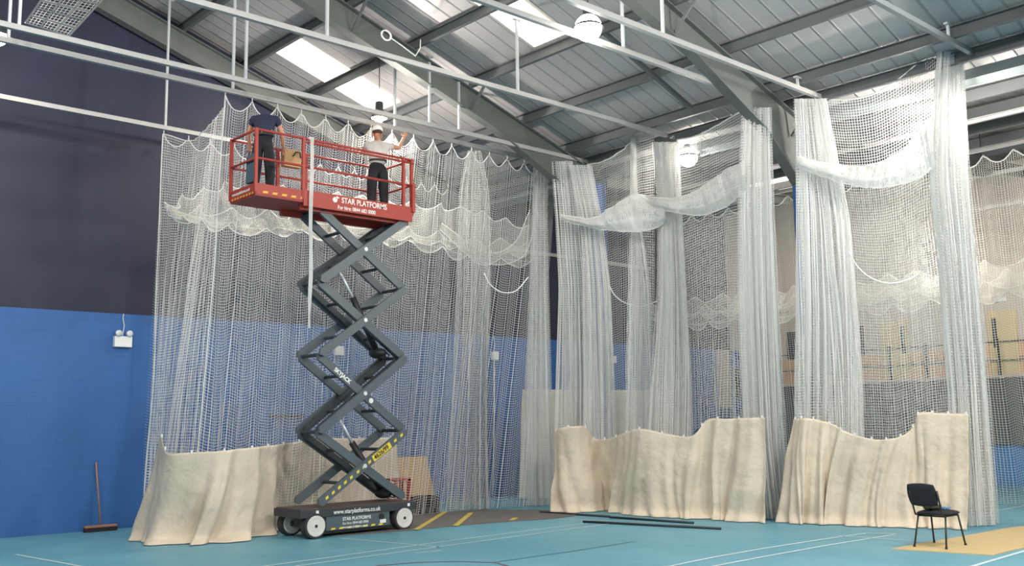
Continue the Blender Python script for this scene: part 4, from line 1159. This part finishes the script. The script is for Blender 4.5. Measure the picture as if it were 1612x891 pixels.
pad('backrest', Vector((cX0-.09, 6.45, zs+.26)), (.33, .41, .035), Matrix.Rotation(math.radians(-108), 4, 'Y'), bulge=.015)
# things on the chair
cl = thing('crumpled_bag', (13.66, 6.5, zs+.045), 'crumpled olive bag on the black chair seat', 'bag')
bm = B(); r = bmesh.ops.create_icosphere(bm, subdivisions=3, radius=1)
for v in r['verts']:
    n_ = noise.noise(v.co*2.5+Vector((3, 1, 2))); v.co = Vector((13.66, 6.47, zs+.085))+Vector((v.co.x*.13, v.co.y*.1, max(v.co.z, -.75)*.05))*(1+.7*n_)
obj('cloth', bm, mat('olive_cloth', srgb(84, 84, 58), .9), cl, True)
cl = thing('cable_ties', (13.82, 6.42, zs+.04), 'tangle of blue cord on the front of the chair seat', 'cord')
bm = B(); tube(bm, resample([(13.82+.1*math.cos(i*1.7)*(1-.02*i), 6.4+.09*math.sin(i*2.1), zs+.055+.012*math.sin(i*3)) for i in range(16)], 80).tolist(), .007, 5); obj('cord', bm, mat('blue_cord', srgb(88, 130, 180), .6), cl, True)
# tan mat
mt_ = [(1403, 865), (1470, 869), (1563, 875), (1590, 868), (1625, 861), (1700, 850), (1700, 815), (1612, 829), (1580, 833), (1500, 848), (1450, 856)]
bm = B(); poly(bm, [on_z(*p_)+Vector((0, 0, .012)) for p_ in mt_], .012)
tag(obj('floor_mat', bm, M['jute']), 'tan woven mat lying flat under the black chair', 'mat')
# poles on floor
for (a, b, lab) in (((850, 806), (960, 813), 'thin black pole lying at the foot of the middle canvas'), ((918, 821), (1135, 832), 'long dark pole lying in front of the middle canvas'), ((960, 814), (1092, 823), 'dark hem pole lying against the middle canvas foot')):
    A_, B_ = on_z(*a, .02), on_z(*b, .02)
    bm = B(); tube(bm, [A_, B_], .02, 8); tag(obj('pole', bm, M['pole'], None, True), lab, 'pole')
# broom leaning on the blue wall
bf = thing('broom', (6.7, 18.1, 0), 'wide broom leaning against the blue wall with its handle up', 'broom')
a = on_z(130, 836); b = on_z(183, 832)
a, b = on_y(131, 834, 18.18), on_y(182, 831, 18.18); a.z = .02; b.z = .02
bm = B(); box(bm, (a.x, 18.1, .07), (b.x, 18.19, .11), .01); obj('broom_head', bm, M['wood'], bf)
bm = B(); box(bm, (a.x, 18.09, .0), (b.x, 18.2, .075), .015); obj('bristles', bm, M['bristle'], bf)
hp = on_y(151, 728, GY-.03)
bm = B(); tube(bm, [((a.x+b.x)/2, 18.14, .1), (hp.x, GY-.03, hp.z)], .015, 8); obj('handle', bm, M['wood'], bf, True)
# emergency lights on the wall
def emergency(px, py, label, heads=True, w_=.16):
    p_ = on_y(px, py, GY-.05)
    t = thing('emergency_light', (p_.x, GY, p_.z), label, 'light')
    bm = B(); box(bm, (p_.x-w_, GY-.1, p_.z-.1), (p_.x+w_, GY, p_.z+.1), .012); obj('housing', bm, M['white'], t)
    if heads:
        for sg in (-1, 1):
            bm = B(); lathe(bm, (p_.x+sg*.1, GY-.13, p_.z+.15), [(.02, .09), (.055, .05), (.06, 0), (.05, -.005)], 'y', 16); obj('lamp_head', bm, M['hanger'], t, True)
            bm = B(); box(bm, (p_.x+sg*.1-.01, GY-.08, p_.z+.09), (p_.x+sg*.1+.01, GY-.06, p_.z+.15)); obj('lamp_bracket', bm, M['white'], t)
    bm = B(); tube(bm, [(p_.x+.0, GY-.02, p_.z+.09), (p_.x+.03, GY-.02, p_.z+.3), (p_.x+.0, GY-.02, p_.z+.45), (p_.x+.01, GY-.02, zb)], .008, 6); obj('cable', bm, M['white'], t)
emergency(193, 538, 'twin head emergency light on the blue wall above the broom')
emergency(533, 552, 'small white box on the blue wall seen between the scissor arms', False, .11)
emergency(779, 560, 'small white box on the blue wall behind the grey net strip', False, .09)
emergency(966, 566, 'small white box on the blue wall beside the slanting strands', False, .08)
p_ = on_y(779, 560, GY-.05)
bm = B(); tube(bm, [(p_.x, GY-.02, p_.z-.1), (p_.x-.02, GY-.02, 2), (p_.x-.1, GY-.02, .05)], .018, 6); tag(obj('wall_conduit', bm, M['white'], None, True), 'white conduit running down the blue wall behind the grey net strip', 'conduit')
a, b = on_y(1127, 550, GY-.02), on_y(1150, 642, GY-.02)
bm = B(); box(bm, (a.x, GY-.08, b.z), (b.x, GY, a.z), .01); t = obj('wall_panel', bm, M['beige']); tag(t, 'tall pale panel on the blue wall near the far corner', 'panel')
a, b = on_y(1153, 580, GY-.02), on_y(1164, 625, GY-.02)
bm = B(); box(bm, (a.x, GY-.1, b.z), (b.x, GY, a.z), .01); t = obj('wall_cabinet', bm, M['darkglass']); tag(t, 'dark cabinet on the blue wall right of the tall pale panel', 'cabinet')
# board, red stand, crate behind the lift
bA, bB = on_z(628, 792), on_z(682, 786)
t = thing('ply_board', (bA.x, bA.y, 0), 'straw coloured board leaning behind the lift beside the black crate', 'board')
a, b = on_y(626, 790, 16.9), on_y(683, 790, 16.9); h_ = on_y(650, 719, 17.1).z
bm = B(); poly(bm, [(a.x, 16.9, .0), (b.x+.1, 16.9, .0), (b.x, 17.15, h_), (a.x, 17.15, h_)], .03, (0, 1, 0)); obj('panel', bm, mat('straw_board', srgb(186, 158, 122), .9, 0, .2, 6), t)
t = thing('red_stand', (hx(630, 790, 16.3), 16.3, 0), 'small red metal stand behind the right wheel of the lift', 'stand')
a, b = on_y(621, 790, 16.3), on_y(641, 790, 16.3); h_ = on_y(630, 753, 16.3).z
for x in (a.x, b.x):
    for y in (16.25, 16.5):
        bm = B(); box(bm, (x-.03, y-.03, 0), (x+.03, y+.03, h_)); obj('leg', bm, M['red'], t)
bm = B(); box(bm, (a.x-.03, 16.22, h_-.05), (b.x+.03, 16.53, h_)); obj('stand_top', bm, M['red'], t)
t = thing('crate', (hx(672, 800, 16.35), 16.35, 0), 'black plastic crate on the ground sheet beside the straw board', 'crate')
a, b = on_y(657, 800, 16.2), on_y(687, 800, 16.2); h_ = on_y(672, 781, 16.2).z
h_ = max(h_, .3)
for (lo, hi) in (((a.x, 16.1, .0), (b.x, 16.5, .03)), ((a.x, 16.1, .03), (b.x, 16.13, h_*.35)), ((a.x, 16.1, h_*.75), (b.x, 16.13, h_)), ((a.x, 16.47, .03), (b.x, 16.5, h_)), ((a.x, 16.1, .03), (a.x+.03, 16.5, h_)), ((b.x-.03, 16.1, .03), (b.x, 16.5, h_))):
    bm = B(); box(bm, lo, hi); obj('crate_side', bm, M['black'], t)
for i in range(6):
    x = a.x+(b.x-a.x)*(i+.5)/6; bm = B(); box(bm, (x-.012, 16.1, h_*.3), (x+.012, 16.12, h_*.8)); obj('crate_rib', bm, M['black'], t)
# wall ledge shelf faintly visible
a, b = on_y(425, 655, GY-.03), on_y(475, 655, GY-.03)
bm = B(); box(bm, (a.x, GY-.12, a.z-.03), (b.x, GY, a.z+.03)); tag(obj('wall_bar', bm, M['pole']), 'thin dark bar fixed to the blue wall left of the scissor arms', 'bar')

# ================================================================== UP IN THE ROOF
# wire cage panel high at the left
t = thing('heater_guard', on_y(100, 25, 15.5), 'wire guard panel hanging high at the top left below the roof', 'wire guard')
c0 = [on_y(40, 36, 15.5), on_y(108, 57, 15.5), on_y(166, -6, 15.5), on_y(80, -22, 15.5)]
def bil(u_, v_): return c0[0].lerp(c0[1], u_).lerp(c0[3].lerp(c0[2], u_), v_)
for i in range(6):
    bm = B(); tube(bm, [bil(0, i/5), bil(1, i/5)], .016, 6); obj('wire', bm, M['dark_rail'], t)
for i in range(4):
    bm = B(); tube(bm, [bil(i/3, 0), bil(i/3, 1)], .016, 6); obj('wire', bm, M['dark_rail'], t)
ms = M['net_grey']
sheet('infill_mesh', [[bil(0, 0), bil(1, 0)], [bil(0, 1), bil(1, 1)]], ms, t, 10, 10, 1, 1, 0, 0, 1)
for q_ in (c0[2], c0[3]):
    bm = B(); tube(bm, [q_, Vector((q_.x, q_.y, under(q_.x)+.5))], .01, 5); obj('chain', bm, M['hanger'], t)
# cable coil on the rafter
p_ = Vector((on_y(607, 56, 13.9).x, 13.9, on_y(607, 56, 13.9).z))
bm = B(); P_ = []
for i in range(60):
    a_ = i*.42; P_.append(p_+Vector((.1*math.cos(a_)*(1+.1*math.sin(i)), -.02+.01*math.sin(i*2), .09*math.sin(a_))))
e_ = on_y(654, 88, 13.9); e2 = on_y(662, 62, 13.9)
P_ += [p_.lerp(e_, .5)+Vector((0, 0, .02)), e_, e_.lerp(e2, .5)+Vector((.05, 0, 0)), e2]
tube(bm, P_, .012, 5); tag(obj('cable_coil', bm, M['cord'], None, True), 'coil of white cable tied to the rafter above the platform', 'cable')
# small detector near top right
p_ = on_y(1583, 9, 5.6)
t = thing('spotlight', p_, 'small cream spotlight under the purlin at the top right', 'light')
bm = B(); lathe(bm, p_, [(.03, .1), (.05, .09), (.055, -.05), (.05, -.06), (.03, -.055)], 'z', 18); bmesh.ops.rotate(bm, cent=p_, matrix=Matrix.Rotation(.5, 3, 'X'), verts=bm.verts); obj('barrel', bm, M['white'], t, True)
bm = B(); tube(bm, [p_+Vector((0, 0, .08)), Vector((p_.x, p_.y, under(p_.x)+.55))], .012, 6); obj('stem', bm, M['white'], t)
